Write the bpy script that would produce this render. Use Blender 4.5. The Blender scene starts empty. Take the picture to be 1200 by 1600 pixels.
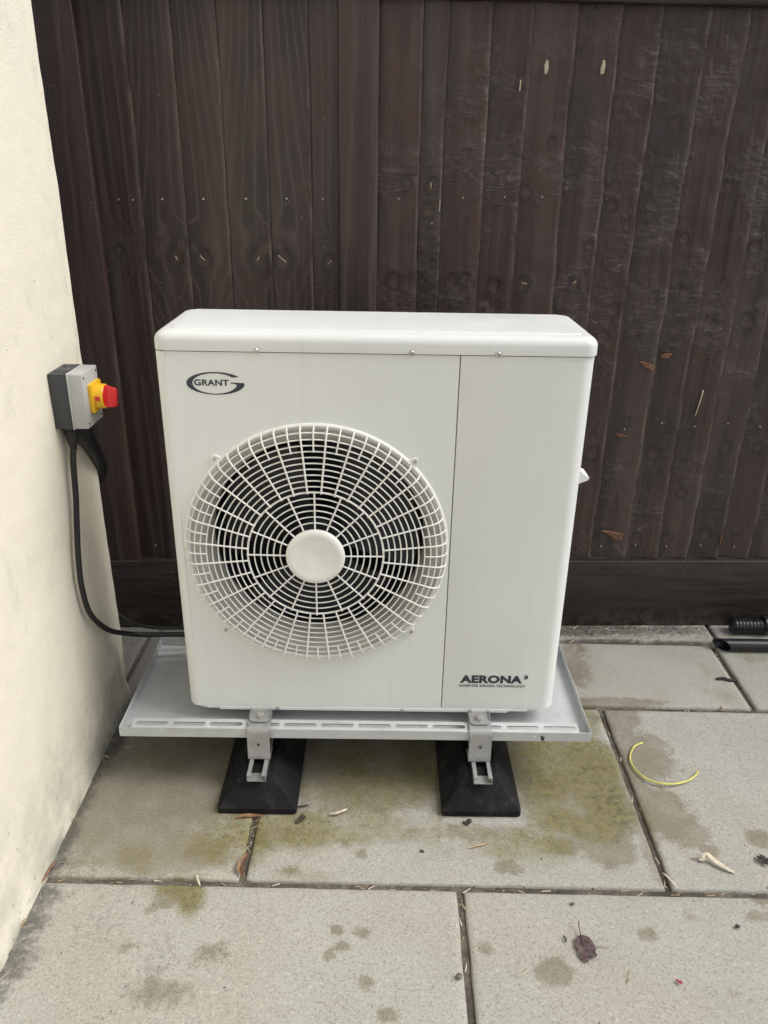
import bpy, bmesh, math, random
import numpy as np
from mathutils import Vector, Matrix, noise as mnoise
random.seed(7)
R = math.radians
scene = bpy.context.scene
COL = scene.collection

# ------------------------------------------------------------------ camera
CF, CX, CY, CZ, CPI, CYA, CRO = 1219.86, .0101, -1.5253, 1.3837, -.4150, -.0069, .0171
cam_d = bpy.data.cameras.new('camera')
cam = bpy.data.objects.new('camera', cam_d); COL.objects.link(cam)
cam_d.sensor_fit = 'VERTICAL'; cam_d.sensor_height = 24.0; cam_d.lens = CF / 1600 * 24
cam_d.clip_start = .02; cam_d.clip_end = 3000
r0 = Vector((math.cos(CYA), math.sin(CYA), 0)); f0 = Vector((-math.sin(CYA), math.cos(CYA), 0)); zz = Vector((0, 0, 1))
d0 = f0 * math.cos(CPI) + zz * math.sin(CPI); u0 = -f0 * math.sin(CPI) + zz * math.cos(CPI)
rt = r0 * math.cos(CRO) + u0 * math.sin(CRO); up = -r0 * math.sin(CRO) + u0 * math.cos(CRO)
m = Matrix.Identity(4)
for i in range(3):
    m[i][0], m[i][1], m[i][2] = rt[i], up[i], -d0[i]
m[0][3], m[1][3], m[2][3] = CX, CY, CZ
cam.matrix_world = m
scene.camera = cam

# ------------------------------------------------------------------ light
SUN_EL, SUN_AZ = R(50), R(93)          # azimuth from +Y (behind the fence) towards +X (right)
world = bpy.data.worlds.new('World'); scene.world = world; world.use_nodes = True
nt = world.node_tree; nt.nodes.clear()
wo = nt.nodes.new('ShaderNodeOutputWorld'); bg = nt.nodes.new('ShaderNodeBackground')
sk = nt.nodes.new('ShaderNodeTexSky'); sk.sky_type = 'NISHITA'; sk.sun_disc = False
sk.sun_elevation = SUN_EL; sk.sun_rotation = SUN_AZ; sk.dust_density = 4.0; sk.air_density = 1.0; sk.ozone_density = 1.0
hs = nt.nodes.new('ShaderNodeHueSaturation'); hs.inputs['Saturation'].default_value = .42
nt.links.new(sk.outputs[0], hs.inputs['Color']); nt.links.new(hs.outputs[0], bg.inputs[0]); nt.links.new(bg.outputs[0], wo.inputs[0])
bg.inputs[1].default_value = .115
sun_d = bpy.data.lights.new('sun', 'SUN'); sun = bpy.data.objects.new('sun', sun_d); COL.objects.link(sun)
sun_d.energy = 1.5; sun_d.angle = R(34); sun_d.color = (1, .985, .96)
sdir = Vector((math.sin(SUN_AZ) * math.cos(SUN_EL), math.cos(SUN_AZ) * math.cos(SUN_EL), math.sin(SUN_EL)))
sun.rotation_euler = sdir.to_track_quat('Z', 'Y').to_euler(); sun.location = sdir * 20
vs = scene.view_settings
vs.view_transform = 'Standard'; vs.look = 'None'; vs.gamma = 1; vs.use_curve_mapping = False
vs.exposure = 0.46

# ------------------------------------------------------------------ node helper
class NT:
    def __init__(s, name):
        s.m = bpy.data.materials.new(name); s.m.use_nodes = True; s.t = s.m.node_tree
        s.b = s.t.nodes['Principled BSDF']
    def n(s, typ, ins=None, **kw):
        nd = s.t.nodes.new(typ)
        for k, v in kw.items(): setattr(nd, k, v)
        for k, v in (ins or {}).items(): s.set(nd.inputs[k], v)
        return nd
    def set(s, sock, v):
        if isinstance(v, bpy.types.NodeSocket): s.t.links.new(v, sock)
        elif isinstance(v, bpy.types.Node): s.t.links.new(v.outputs[0], sock)
        elif hasattr(sock, 'default_value'):
            try: sock.default_value = v
            except Exception: sock.default_value = tuple(v) + (1,)
    def math(s, op, a, b=0., c=0., clamp=False):
        nd = s.n('ShaderNodeMath', operation=op, use_clamp=clamp)
        s.set(nd.inputs[0], a); s.set(nd.inputs[1], b); s.set(nd.inputs[2], c); return nd.outputs[0]
    def mix(s, f, a, b, blend='MIX'):
        nd = s.n('ShaderNodeMix', data_type='RGBA', blend_type=blend)
        s.set(nd.inputs[0], f); s.set(nd.inputs[6], a); s.set(nd.inputs[7], b); return nd.outputs[2]
    def noise(s, vec, scale, detail=3, rough=.5, dist=0.):
        nd = s.n('ShaderNodeTexNoise', {'Scale': scale, 'Detail': detail, 'Roughness': rough, 'Distortion': dist})
        if vec is not None: s.set(nd.inputs['Vector'], vec)
        return nd.outputs[0]
    def vor(s, vec, scale, rand=1., feature='F1', out='Distance'):
        nd = s.n('ShaderNodeTexVoronoi', {'Scale': scale, 'Randomness': rand}, feature=feature)
        s.set(nd.inputs['Vector'], vec); return nd.outputs[out]
    def ss(s, v, a, b, lo=0., hi=1.):
        nd = s.n('ShaderNodeMapRange', {1: a, 2: b, 3: lo, 4: hi}, interpolation_type='SMOOTHSTEP')
        s.set(nd.inputs[0], v); return nd.outputs[0]
    def map(s, vec, scale=(1, 1, 1), loc=(0, 0, 0)):
        nd = s.n('ShaderNodeMapping', {'Scale': scale, 'Location': loc}); s.set(nd.inputs[0], vec); return nd.outputs[0]
    def attr(s, name): return s.n('ShaderNodeAttribute', attribute_name=name).outputs['Fac']
    def pos(s): return s.n('ShaderNodeNewGeometry').outputs['Position']
    def obj(s): return s.n('ShaderNodeTexCoord').outputs['Object']
    def rnd(s): return s.n('ShaderNodeObjectInfo').outputs['Random']
    def bump(s, h, strength=.3, dist=.002, prev=None):
        nd = s.n('ShaderNodeBump', {'Height': h, 'Strength': strength, 'Distance': dist})
        if prev is not None: s.set(nd.inputs['Normal'], prev)
        return nd.outputs[0]
    def out(s, base=None, rough=None, metal=None, normal=None, spec=None):
        for k, v in (('Base Color', base), ('Roughness', rough), ('Metallic', metal), ('Normal', normal), ('Specular IOR Level', spec)):
            if v is not None: s.set(s.b.inputs[k], v)
        return s.m

def plain(name, col, rough=.5, metal=0., var=.12, nscale=30, bump=.08, bscale=400, spec=.5):
    k = NT(name); p = k.pos()
    f = k.noise(p, nscale, 4)
    c = k.mix(k.ss(f, .3, .7), tuple(v * (1 - var) for v in col), tuple(min(1, v * (1 + var)) for v in col))
    nb = k.bump(k.noise(p, bscale, 2), bump, .001)
    rr = k.ss(k.noise(p, nscale * 2, 3), .3, .7, rough * .85, min(1, rough * 1.15))
    return k.out(c, rr, metal, nb, spec)

# ------------------------------------------------------------------ materials
def mat_paint(name, col, rough=.36, specks=True, grime=.0):
    k = NT(name); p = k.pos()
    c = k.mix(k.ss(k.noise(p, 3.5, 4, .6), .3, .75), col, tuple(v * .955 for v in col))
    sep = k.n('ShaderNodeSeparateXYZ', {0: p})
    if grime:                                           # dust washed down on to flat metal
        g = k.ss(k.noise(k.map(p, (6, 6, 6)), 3, 5, .65), .45, .75)
        c = k.mix(k.math('MULTIPLY', g, grime), c, (.33, .33, .31, 1))
    stk = k.ss(k.noise(k.map(p, (38, 38, 1.3)), 1, 5, .6), .52, .74)          # faint rain streaks
    c = k.mix(k.math('MULTIPLY', stk, .07), c, (.36, .35, .30, 1))
    rr = k.ss(k.noise(p, 12, 3), .3, .7, rough * .9, rough * 1.15)
    h = k.noise(p, 900, 1)
    nb = k.bump(h, .05, .0006)
    if specks:                                          # splashed dots low on the front
        v = k.vor(p, 85); pick = k.noise(p, 38, 1)
        dot = k.math('MULTIPLY', k.ss(v, .16, .11), k.ss(pick, .54, .60))
        low = k.ss(sep.outputs[2], .33, .19)
        dot = k.math('MULTIPLY', dot, low)
        c = k.mix(dot, c, (.9, .9, .88, 1))
        pit = k.math('MULTIPLY', k.ss(k.vor(k.map(p, loc=(3.1, 1.7, .4)), 60), .10, .06), k.ss(k.noise(p, 17, 1), .62, .68))
        c = k.mix(k.math('MULTIPLY', pit, .5), c, (.25, .24, .2, 1))
    return k.out(c, rr, 0, nb)

M = {}
M['casing'] = mat_paint('casing_paint', (.76, .78, .755), .36)
M['casing_top'] = mat_paint('casing_top_paint', (.70, .715, .70), .40)
M['grille'] = plain('grille_plastic', (.80, .80, .755), .4, var=.03, bump=.02)
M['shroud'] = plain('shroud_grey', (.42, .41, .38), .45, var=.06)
M['tray'] = mat_paint('tray_paint', (.53, .55, .55), .34, True, .35)
M['dark'] = plain('dark_plastic', (.010, .011, .016), .5)
M['coil'] = plain('coil_dark', (.010, .011, .016), .5)
M['ink'] = plain('ink', (.032, .038, .052), .45, var=.03)
M['screw'] = plain('screw_metal', (.55, .54, .5), .32, .85)
M['screw_recess'] = plain('screw_recess', (.05, .05, .05), .5)
M['rubber'] = plain('foot_rubber', (.008, .008, .0095), .75, var=.5, nscale=14, bump=.5, bscale=220, spec=.2)
k = NT('foot_rubber'); p = k.pos()
c = k.mix(k.ss(k.noise(p, 18, 6, .7), .46, .72), (.007, .007, .0085, 1), (.030, .029, .027, 1))
c = k.mix(k.math('MULTIPLY', k.ss(k.vor(p, 90), .14, .06), k.ss(k.noise(p, 30, 2), .5, .62)), c, (.10, .095, .085, 1))
M['rubber'] = k.out(c, .75, 0, k.bump(k.noise(p, 160, 4, .7), .6, .002), .25)
M['cable'] = plain('cable_black', (.010, .010, .012), .42)
M['pipe'] = plain('pipe_plastic', (.014, .016, .020), .33, var=.3, nscale=40)
M['boxgrey'] = plain('box_dark_grey', (.042, .044, .050), .45, var=.05)
M['lidgrey'] = plain('lid_grey', (.42, .43, .42), .4, var=.03)
M['yellow'] = plain('yellow_plastic', (.80, .47, .015), .35, var=.04)
M['red'] = plain('red_plastic', (.62, .022, .022), .35, var=.05)
M['wire'] = plain('wire_yellow', (.62, .58, .14), .4, var=.15)
M['straw'] = plain('straw', (.40, .31, .18), .7, var=.3, nscale=80)
M['straw_pale'] = plain('straw_pale', (.58, .52, .40), .7, var=.2, nscale=80)
M['chip'] = plain('wood_chip', (.20, .115, .065), .75, var=.35, nscale=90)
M['leaf'] = plain('leaf_dry', (.085, .058, .058), .75, var=.45, nscale=120, bump=.6, bscale=180)
M['leaf_brown'] = plain('leaf_brown', (.06, .045, .028), .75, var=.4, nscale=120)
M['petal'] = plain('petal', (.30, .035, .075), .6, var=.25, nscale=200)
M['grit'] = plain('grit', (.035, .03, .027), .8, var=.4, nscale=150)
M['stone'] = plain('stone', (.16, .14, .12), .8, var=.3, nscale=150)
M['bare'] = plain('bare_wood', (.50, .43, .31), .75, var=.2, nscale=150)
M['torn'] = plain('torn_wood', (.165, .080, .042), .75, var=.4, nscale=130, bump=.8, bscale=300)

k = NT('galvanised_steel'); p = k.pos()
vc = k.vor(p, 110, 1, 'F1', 'Color')
g = k.math('ADD', k.math('MULTIPLY', k.n('ShaderNodeSeparateColor', {0: vc}).outputs[0], .05), .36)
g = k.math('MULTIPLY', g, k.ss(k.noise(p, 25, 4), .2, .7, .86, 1.04))
cc = k.n('ShaderNodeCombineColor', {0: g, 1: k.math('MULTIPLY', g, 1.0), 2: k.math('MULTIPLY', g, .985)})
M['galv'] = k.out(cc.outputs[0], k.ss(k.noise(p, 60, 3), .3, .7, .36, .55), .45, k.bump(k.noise(p, 200, 3), .12, .001))

# rendered wall
k = NT('wall_render'); p = k.pos()
c = k.mix(k.ss(k.noise(p, 2.2, 5, .6), .3, .75), (.735, .69, .575, 1), (.70, .66, .555, 1))
st = k.ss(k.noise(k.map(p, (1, 4, 2.4)), 2.4, 7, .74), .54, .74)
c = k.mix(k.math('MULTIPLY', st, .30), c, (.37, .37, .27, 1))
sepw = k.n('ShaderNodeSeparateXYZ', {0: p})
near = k.ss(sepw.outputs[1], .02, .30)
blot = k.ss(k.noise(k.map(p, (1, 5, 3.2)), 2.6, 7, .75), .50, .70)
c = k.mix(k.math('MULTIPLY', k.math('MULTIPLY', blot, near), .32), c, (.30, .30, .22, 1))
sep = k.n('ShaderNodeSeparateXYZ', {0: p})
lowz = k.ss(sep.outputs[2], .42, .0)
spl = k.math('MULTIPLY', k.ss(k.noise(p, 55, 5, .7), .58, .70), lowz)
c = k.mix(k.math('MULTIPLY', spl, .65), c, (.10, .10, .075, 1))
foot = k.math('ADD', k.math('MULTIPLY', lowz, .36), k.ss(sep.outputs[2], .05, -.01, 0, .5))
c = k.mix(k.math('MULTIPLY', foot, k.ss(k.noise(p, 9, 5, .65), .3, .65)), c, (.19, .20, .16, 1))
chips = k.math('MULTIPLY', k.ss(k.vor(p, 26), .055, .03), k.ss(k.noise(p, 7, 1), .55, .6))
c = k.mix(chips, c, (.12, .085, .05, 1))
nb = k.bump(k.noise(k.map(p, (1, 1, 1.2)), 20, 4, .55), .35, .005)
nb = k.bump(k.noise(p, 260, 3), .45, .0018, nb)
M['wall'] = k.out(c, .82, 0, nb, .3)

# paving
def paving(name, mortar=False):
    k = NT(name); p = k.pos()
    if mortar:
        c = k.mix(k.ss(k.noise(p, 30, 5, .7), .3, .7), (.085, .072, .058, 1), (.19, .165, .135, 1))
        c = k.mix(k.ss(k.noise(p, 4, 3), .45, .7), c, (.05, .043, .036, 1))
        nb = k.bump(k.noise(p, 120, 5, .7), .9, .006)
        return k.out(c, .95, 0, nb, .2)
    rn = k.rnd()
    tint = k.mix(rn, (.418, .410, .360, 1), (.385, .382, .345, 1))
    c = k.mix(k.ss(k.noise(p, 5, 5, .65), .32, .72), tint, k.mix(.17, tint, (.19, .165, .125, 1)))
    c = k.mix(k.ss(k.noise(k.map(p, loc=(7, 3, 1)), 2.2, 4, .6), .45, .75, 0, .32), c, (.40, .325, .255, 1))
    grain = k.noise(p, 235, 4, .8)
    c = k.mix(k.ss(grain, .50, .66, 0, .72), c, (.165, .145, .11, 1))
    c = k.mix(k.ss(k.noise(k.map(p, loc=(1, 2, 3)), 160, 4, .75), .53, .72, 0, .6), c, (.62, .60, .53, 1))
    dots = k.math('MULTIPLY', k.ss(k.vor(p, 95), .13, .07), k.ss(k.noise(p, 33, 2), .50, .60))
    c = k.mix(k.math('MULTIPLY', dots, .85), c, (.06, .05, .042, 1))
    n1 = k.noise(p, 34, 6, .68); n2 = k.noise(k.map(p, loc=(4, 9, 2)), 60, 5, .7); nl = k.noise(k.map(p, loc=(2, 5, 8)), 11, 4, .6)
    n3 = k.noise(k.map(p, loc=(9, 1, 3)), 190, 3, .7)
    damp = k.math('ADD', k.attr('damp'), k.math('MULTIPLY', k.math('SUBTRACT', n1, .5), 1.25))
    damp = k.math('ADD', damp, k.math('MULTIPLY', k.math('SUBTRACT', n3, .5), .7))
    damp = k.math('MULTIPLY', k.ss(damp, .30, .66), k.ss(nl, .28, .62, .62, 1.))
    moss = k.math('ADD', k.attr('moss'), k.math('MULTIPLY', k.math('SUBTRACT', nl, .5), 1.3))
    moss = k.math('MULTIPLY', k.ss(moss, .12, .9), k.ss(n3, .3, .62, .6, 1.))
    dirt = k.math('ADD', k.attr('dirt'), k.math('MULTIPLY', k.math('SUBTRACT', n2, .5), 1.5))
    dirt = k.ss(dirt, .3, .95)
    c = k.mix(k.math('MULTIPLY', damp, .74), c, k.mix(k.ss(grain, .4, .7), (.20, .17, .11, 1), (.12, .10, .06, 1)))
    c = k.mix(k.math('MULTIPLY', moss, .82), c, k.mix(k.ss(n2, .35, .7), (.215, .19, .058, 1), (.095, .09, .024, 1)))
    c = k.mix(k.math('MULTIPLY', dirt, .72), c, k.mix(n1, (.075, .068, .058, 1), (.045, .045, .04, 1)))
    rr = k.math('SUBTRACT', .9, k.math('MULTIPLY', damp, .25))
    nb = k.bump(k.noise(p, 18, 4, .6), .22, .006)
    nb = k.bump(grain, .8, .002, nb)
    return k.out(c, rr, 0, nb, .35)
M['slab'] = paving('concrete_slab'); M['mortar'] = paving('joint_mortar', True)

# stained fence timber: attributes 'grain', 'knot', 'edge' are written on each board
def timber(name, rs=1.0, lines=1.0):
    k = NT(name); p = k.obj(); rn = k.rnd()
    off = k.n('ShaderNodeCombineXYZ', {0: k.math('MULTIPLY', rn, 37.), 1: k.math('MULTIPLY', rn, 11.), 2: k.math('MULTIPLY', rn, 53.)})
    pv = k.n('ShaderNodeVectorMath', {0: p, 1: off.outputs[0]}, operation='ADD').outputs[0]
    gr = k.attr('grain'); kn = k.attr('knot'); ed = k.attr('edge')
    gg = k.math('ADD', gr, k.math('MULTIPLY', k.noise(k.map(pv, (22, 22, 5)), 1, 4, .6), .55))
    ring = k.math('ADD', k.math('MULTIPLY', k.math('SINE', k.math('MULTIPLY', gg, 6.2832)), .5), .5)
    line = k.math('POWER', ring, 14.)
    fib = k.noise(k.map(pv, (300, 300, 6)), 1, 4, .65)
    fib2 = k.noise(k.map(pv, (75, 75, 1.6)), 1, 5, .65)
    blot = k.noise(k.map(pv, (9, 9, 3.2)), 1, 5, .6)
    big = k.noise(k.map(pv, (14, 14, 1.1)), 1, 3, .5)
    c = k.mix(k.ss(fib2, .32, .7), (.028, .0150, .0122, 1), (.070, .0395, .0325, 1))
    r2 = k.math('FRACT', k.math('MULTIPLY', rn, 7.13))
    c = k.mix(k.ss(r2, .45, 1, 0, .55), c, (.024, .0185, .0175, 1))
    c = k.mix(k.ss(rn, .5, 1, 0, .45), c, (.066, .0275, .0215, 1))
    c = k.mix(k.ss(blot, .42, .74, 0, .75), c, (.017, .0135, .0135, 1))
    c = k.mix(k.ss(big, .50, .68, 0, .5), c, (.095, .066, .056, 1))
    c = k.mix(k.math('MULTIPLY', line, k.ss(blot, .3, .6, .15 * lines, .75 * lines)), c, (.088, .066, .057, 1))
    c = k.mix(k.math('MULTIPLY', k.ss(ring, .55, .1), .30 * lines), c, (.020, .014, .012, 1))
    c = k.mix(k.ss(fib, .56, .76, 0, .6), c, (.105, .080, .069, 1))
    kb = k.math('MULTIPLY', k.ss(kn, .12, .35), k.ss(kn, .85, .5))
    c = k.mix(k.math('MULTIPLY', kb, .62), c, (.012, .0095, .009, 1))
    c = k.mix(k.math('MULTIPLY', k.ss(kn, .55, .9), k.ss(k.noise(k.map(pv, (90, 90, 60)), 1, 4, .7), .36, .60, .15, .75)), c, (.074, .038, .028, 1))
    worn = k.math('MULTIPLY', ed, k.ss(k.noise(k.map(pv, (60, 60, 10)), 1, 4, .7), .38, .64))
    c = k.mix(k.math('MULTIPLY', worn, .62), c, (.19, .145, .115, 1))
    saw = k.noise(k.map(pv, (15, 15, 44)), 1, 6, .70, 1.0)
    gz_ = k.n('ShaderNodeSeparateXYZ', {0: p}).outputs[2]
    bandz = k.math('MAXIMUM', k.math('MULTIPLY', k.ss(gz_, .86, .98), k.ss(gz_, 1.12, 1.04)), k.math('MULTIPLY', k.ss(gz_, 1.28, 1.36), k.ss(gz_, 1.46, 1.40)))
    sawm = k.ss(k.math('ADD', k.noise(k.map(pv, (6, 6, 4.5)), 1, 4, .65), k.math('MULTIPLY', bandz, .12)), .50, .66)
    ridge = k.math('MULTIPLY', k.ss(saw, .54, .70), sawm)
    c = k.mix(k.math('MULTIPLY', ridge, .85 * rs), c, (.135, .100, .082, 1))
    pit = k.math('MULTIPLY', k.ss(saw, .44, .32), sawm)
    c = k.mix(k.math('MULTIPLY', pit, .7 * rs), c, (.010, .0085, .008, 1))
    flake = k.math('MULTIPLY', k.ss(k.vor(k.map(pv, (1, 1, .6)), 42), .075, .04), k.ss(k.noise(pv, 9, 1), .54, .6))
    c = k.mix(k.math('MULTIPLY', flake, .6), c, (.32, .26, .20, 1))
    h = k.math('ADD', k.math('MULTIPLY', fib, .5), k.math('MULTIPLY', line, .25 * lines))
    h = k.math('ADD', h, k.math('MULTIPLY', fib2, .6))
    nb = k.bump(h, .45, .002)
    nb = k.bump(k.math('MULTIPLY', saw, sawm), .75 * rs, .008, nb)
    rr = k.math('ADD', k.ss(fib2, .3, .7, .34, .50), k.ss(blot, .4, .7, 0, .12))
    return k.out(c, rr, 0, nb, .62)
M['timber_smooth'] = timber('timber_planed', .12, 1.0)
M['timber_rough'] = timber('timber_rough', 1.0, .12)
def timber_plain(name):                        # gravel boards, posts, rails
    k = NT(name); p = k.obj(); rn = k.rnd()
    f = k.noise(k.map(p, (5, 60, 60)), 1, 5, .6); f2 = k.noise(k.map(p, (60, 60, 5)), 1, 5, .6)
    g = k.n('ShaderNodeSeparateXYZ', {0: p})
    c = k.mix(k.ss(f, .3, .7), (.018, .0125, .011, 1), (.040, .027, .024, 1))
    flake = k.math('MULTIPLY', k.ss(k.vor(p, 75), .13, .07), k.ss(k.noise(p, 14, 2), .50, .60))
    c = k.mix(k.math('MULTIPLY', flake, .7), c, (.28, .24, .2, 1))
    low = k.math('MULTIPLY', k.ss(g.outputs[2], .085, .01), k.ss(k.noise(p, 22, 5, .7), .42, .62))
    c = k.mix(k.math('MULTIPLY', low, .45), c, (.16, .13, .11, 1))
    nb = k.bump(f, .4, .003)
    return k.out(c, k.ss(f, .3, .7, .45, .62), 0, nb, .45)
M['gravel_board'] = timber_plain('gravel_board_timber')

# ------------------------------------------------------------------ mesh helper
class MB:
    def __init__(s): s.v = []; s.f = []
    def add(s, vs, fs):
        o = len(s.v); s.v += [tuple(v) for v in vs]; s.f += [tuple(i + o for i in f) for f in fs]; return s
    def bm(s, b):
        b.verts.ensure_lookup_table(); b.verts.index_update()
        s.add([v.co[:] for v in b.verts], [[v.index for v in f.verts] for f in b.faces]); b.free(); return s
    def box(s, x0, x1, y0, y1, z0, z1, r=0., seg=2):
        b = bmesh.new(); bmesh.ops.create_cube(b, size=1)
        for v in b.verts:
            v.co = ((x0 + x1) / 2 + v.co.x * (x1 - x0), (y0 + y1) / 2 + v.co.y * (y1 - y0), (z0 + z1) / 2 + v.co.z * (z1 - z0))
        if r > 0: bmesh.ops.bevel(b, geom=list(b.edges), offset=r, segments=seg, profile=.5, affect='EDGES')
        return s.bm(b)
    def loops(s, rings, cap0=True, cap1=True):
        n = len(rings[0]); vs = [p for r in rings for p in r]; fs = []
        for i in range(len(rings) - 1):
            for j in range(n):
                a = i * n + j; b2 = i * n + (j + 1) % n
                fs.append((a, b2, b2 + n, a + n))
        if cap0: fs.append(tuple(range(n))[::-1])
        if cap1: fs.append(tuple(range((len(rings) - 1) * n, len(rings) * n)))
        return s.add(vs, fs)
    def tube(s, pts, r, n=8, closed=False, rads=None):
        P = [Vector(p) for p in pts]; N = len(P); rings = []
        prev = None
        for i in range(N):
            if closed: t = (P[(i + 1) % N] - P[i - 1]).normalized()
            else: t = (P[min(i + 1, N - 1)] - P[max(i - 1, 0)]).normalized()
            if prev is None:
                a = Vector((0, 0, 1)) if abs(t.z) < .9 else Vector((1, 0, 0))
                prev = (a - t * a.dot(t)).normalized()
            else: prev = (prev - t * prev.dot(t)).normalized()
            w = t.cross(prev); rr = rads[i] if rads else r
            rings.append([tuple(P[i] + (prev * math.cos(2 * math.pi * j / n) + w * math.sin(2 * math.pi * j / n)) * rr) for j in range(n)])
        if closed:
            vs = [p for rg in rings for p in rg]; fs = []
            for i in range(N):
                for j in range(n):
                    i2 = (i + 1) % N; j2 = (j + 1) % n
                    fs.append((i * n + j, i * n + j2, i2 * n + j2, i2 * n + j))
            return s.add(vs, fs)
        return s.loops(rings)
    def lathe(s, prof, c, axis='Y', n=48, cap0=True, cap1=True):
        rings = []
        for (r, h) in prof:
            rg = []
            for j in range(n):
                a = 2 * math.pi * j / n; u, w = r * math.cos(a), r * math.sin(a)
                rg.append({'Y': (c[0] + u, c[1] + h, c[2] + w), 'Z': (c[0] + u, c[1] + w, c[2] + h), 'X': (c[0] + h, c[1] + u, c[2] + w)}[axis])
            rings.append(rg)
        return s.loops(rings, cap0, cap1)
    def prism(s, poly, fn, h0, h1):
        n = len(poly)
        return s.loops([[fn(u, w, h0) for u, w in poly], [fn(u, w, h1) for u, w in poly]])
    def build(s, name, mat, parent=None, loc=(0, 0, 0), sharp=38, recalc=True, solid=0.):
        me = bpy.data.meshes.new(name); me.from_pydata(s.v, [], s.f)
        b = bmesh.new(); b.from_mesh(me)
        if recalc: bmesh.ops.recalc_face_normals(b, faces=b.faces)
        if solid: bmesh.ops.solidify(b, geom=list(b.faces), thickness=solid)
        b.to_mesh(me); b.free()
        me.polygons.foreach_set('use_smooth', [True] * len(me.polygons))
        me.set_sharp_from_angle(angle=R(sharp))
        me.materials.append(mat)
        o = bpy.data.objects.new(name, me); COL.objects.link(o); o.location = loc
        if parent is not None: o.parent = parent
        return o

def tag(o, label=None, cat=None, group=None, kind=None):
    if label: o['label'] = label
    if cat: o['category'] = cat
    if group: o['group'] = group
    if kind: o['kind'] = kind
    return o
def empty(name, loc, label, cat, group=None, rz=0):
    o = bpy.data.objects.new(name, None); COL.objects.link(o); o.location = loc; o.rotation_euler = (0, 0, rz)
    o.empty_display_size = .1
    return tag(o, label, cat, group)
def rrect(x0, x1, y0, y1, r, n=6):
    pts = []
    for cx, cy, a0 in ((x1 - r, y1 - r, 0), (x0 + r, y1 - r, 90), (x0 + r, y0 + r, 180), (x1 - r, y0 + r, 270)):
        for i in range(n + 1):
            a = R(a0 + 90 * i / n); pts.append((cx + r * math.cos(a), cy + r * math.sin(a)))
    return pts
def spline(pts, n=8):
    P = [Vector(p) for p in pts]; P = [P[0] * 2 - P[1]] + P + [P[-1] * 2 - P[-2]]; out = []
    for i in range(1, len(P) - 2):
        for j in range(n):
            t = j / n
            out.append(.5 * ((2 * P[i]) + (P[i + 1] - P[i - 1]) * t + (2 * P[i - 1] - 5 * P[i] + 4 * P[i + 1] - P[i + 2]) * t * t
                             + (3 * P[i] - P[i - 1] - 3 * P[i + 1] + P[i + 2]) * t ** 3))
    return out + [P[-2]]

# ------------------------------------------------------------------ ground and paving
PA = -.0125
gm = MB(); S = 400.
gm.add([(-S, -S, -.009), (S, -S, -.009), (S, S, -.009), (-S, S, -.009)], [(0, 1, 2, 3)])
ground = tag(gm.build('ground', M['mortar']), kind='structure')

DAMP = [(0.615,0.454,0.045,0.10,0.7),(0.64,0.56,0.04,0.06,0.6),(-0.409,-0.353,0.029,0.029,1),(-0.367,-0.36,0.019,0.04,1),(-0.419,-0.381,0.021,0.014,0.9),(-0.446,-0.4,0.012,0.012,0.8),(-0.049,-0.477,0.015,0.012,0.8),(-0.013,-0.445,0.018,0.013,0.8),(-0.06,-0.443,0.014,0.013,0.8),(-0.073,-0.497,0.011,0.012,0.75),(-0.004,-0.551,0.015,0.015,0.8),(0.04,-0.611,0.019,0.014,0.85),(0.231,-0.477,0.017,0.015,0.7),(0.353,-0.524,0.033,0.026,1),(0.555,-0.445,0.017,0.014,0.8),(0.73,-0.181,0.041,0.039,1),(0.762,-0.231,0.019,0.016,1),(0.888,-0.198,0.027,0.025,1),(0.82,-0.36,0.019,0.013,0.9),(0.79,-0.399,0.026,0.015,0.7),(0.712,-0.103,0.039,0.064,0.8),(0.696,0.074,0.075,0.088,0.9),(0.68,0.229,0.054,0.057,1),(0.682,-0.124,0.076,0.084,0.8),(0.639,-0.063,0.039,0.137,1),(0.728,0.124,0.051,0.031,0.9),(0.688,0.291,0.129,0.021,1),(0.625,-0.256,0.021,0.092,0.7),(-0.583,-0.083,0.199,0.207,0.9),(-0.461,-0.254,0.168,0.063,0.9),(-0.449,0.007,0.192,0.226,0.9),(0.032,0.075,0.36,0.17,1.1),(-0.45,0.05,0.16,0.2,1.0),(-0.03,-0.074,0.232,0.076,0.7),(0.50,-0.05,0.14,0.15,1.0),(0.526,-0.203,0.058,0.067,1),(0.545,-0.239,0.043,0.036,1),(0.441,-0.223,0.058,0.028,0.7),(0.251,-0.189,0.161,0.029,0.6),(-0.213,-0.214,0.086,0.033,0.7),(-0.054,-0.221,0.022,0.018,0.7),(-0.017,-0.256,0.014,0.014,0.7),(-0.168,-0.301,0.021,0.017,0.7),(0.303,-0.286,0.031,0.021,0.8),(0.524,-0.558,0.011,0.007,0.5),(0.677,-0.562,0.014,0.011,0.5),(0.652,-0.401,0.016,0.014,0.5),(0.083,-0.422,0.015,0.013,0.45),(-0.3,-0.497,0.037,0.03,0.6),(-0.462,-0.485,0.027,0.016,0.6),(-0.377,-0.574,0.07,0.037,0.6)]
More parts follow.
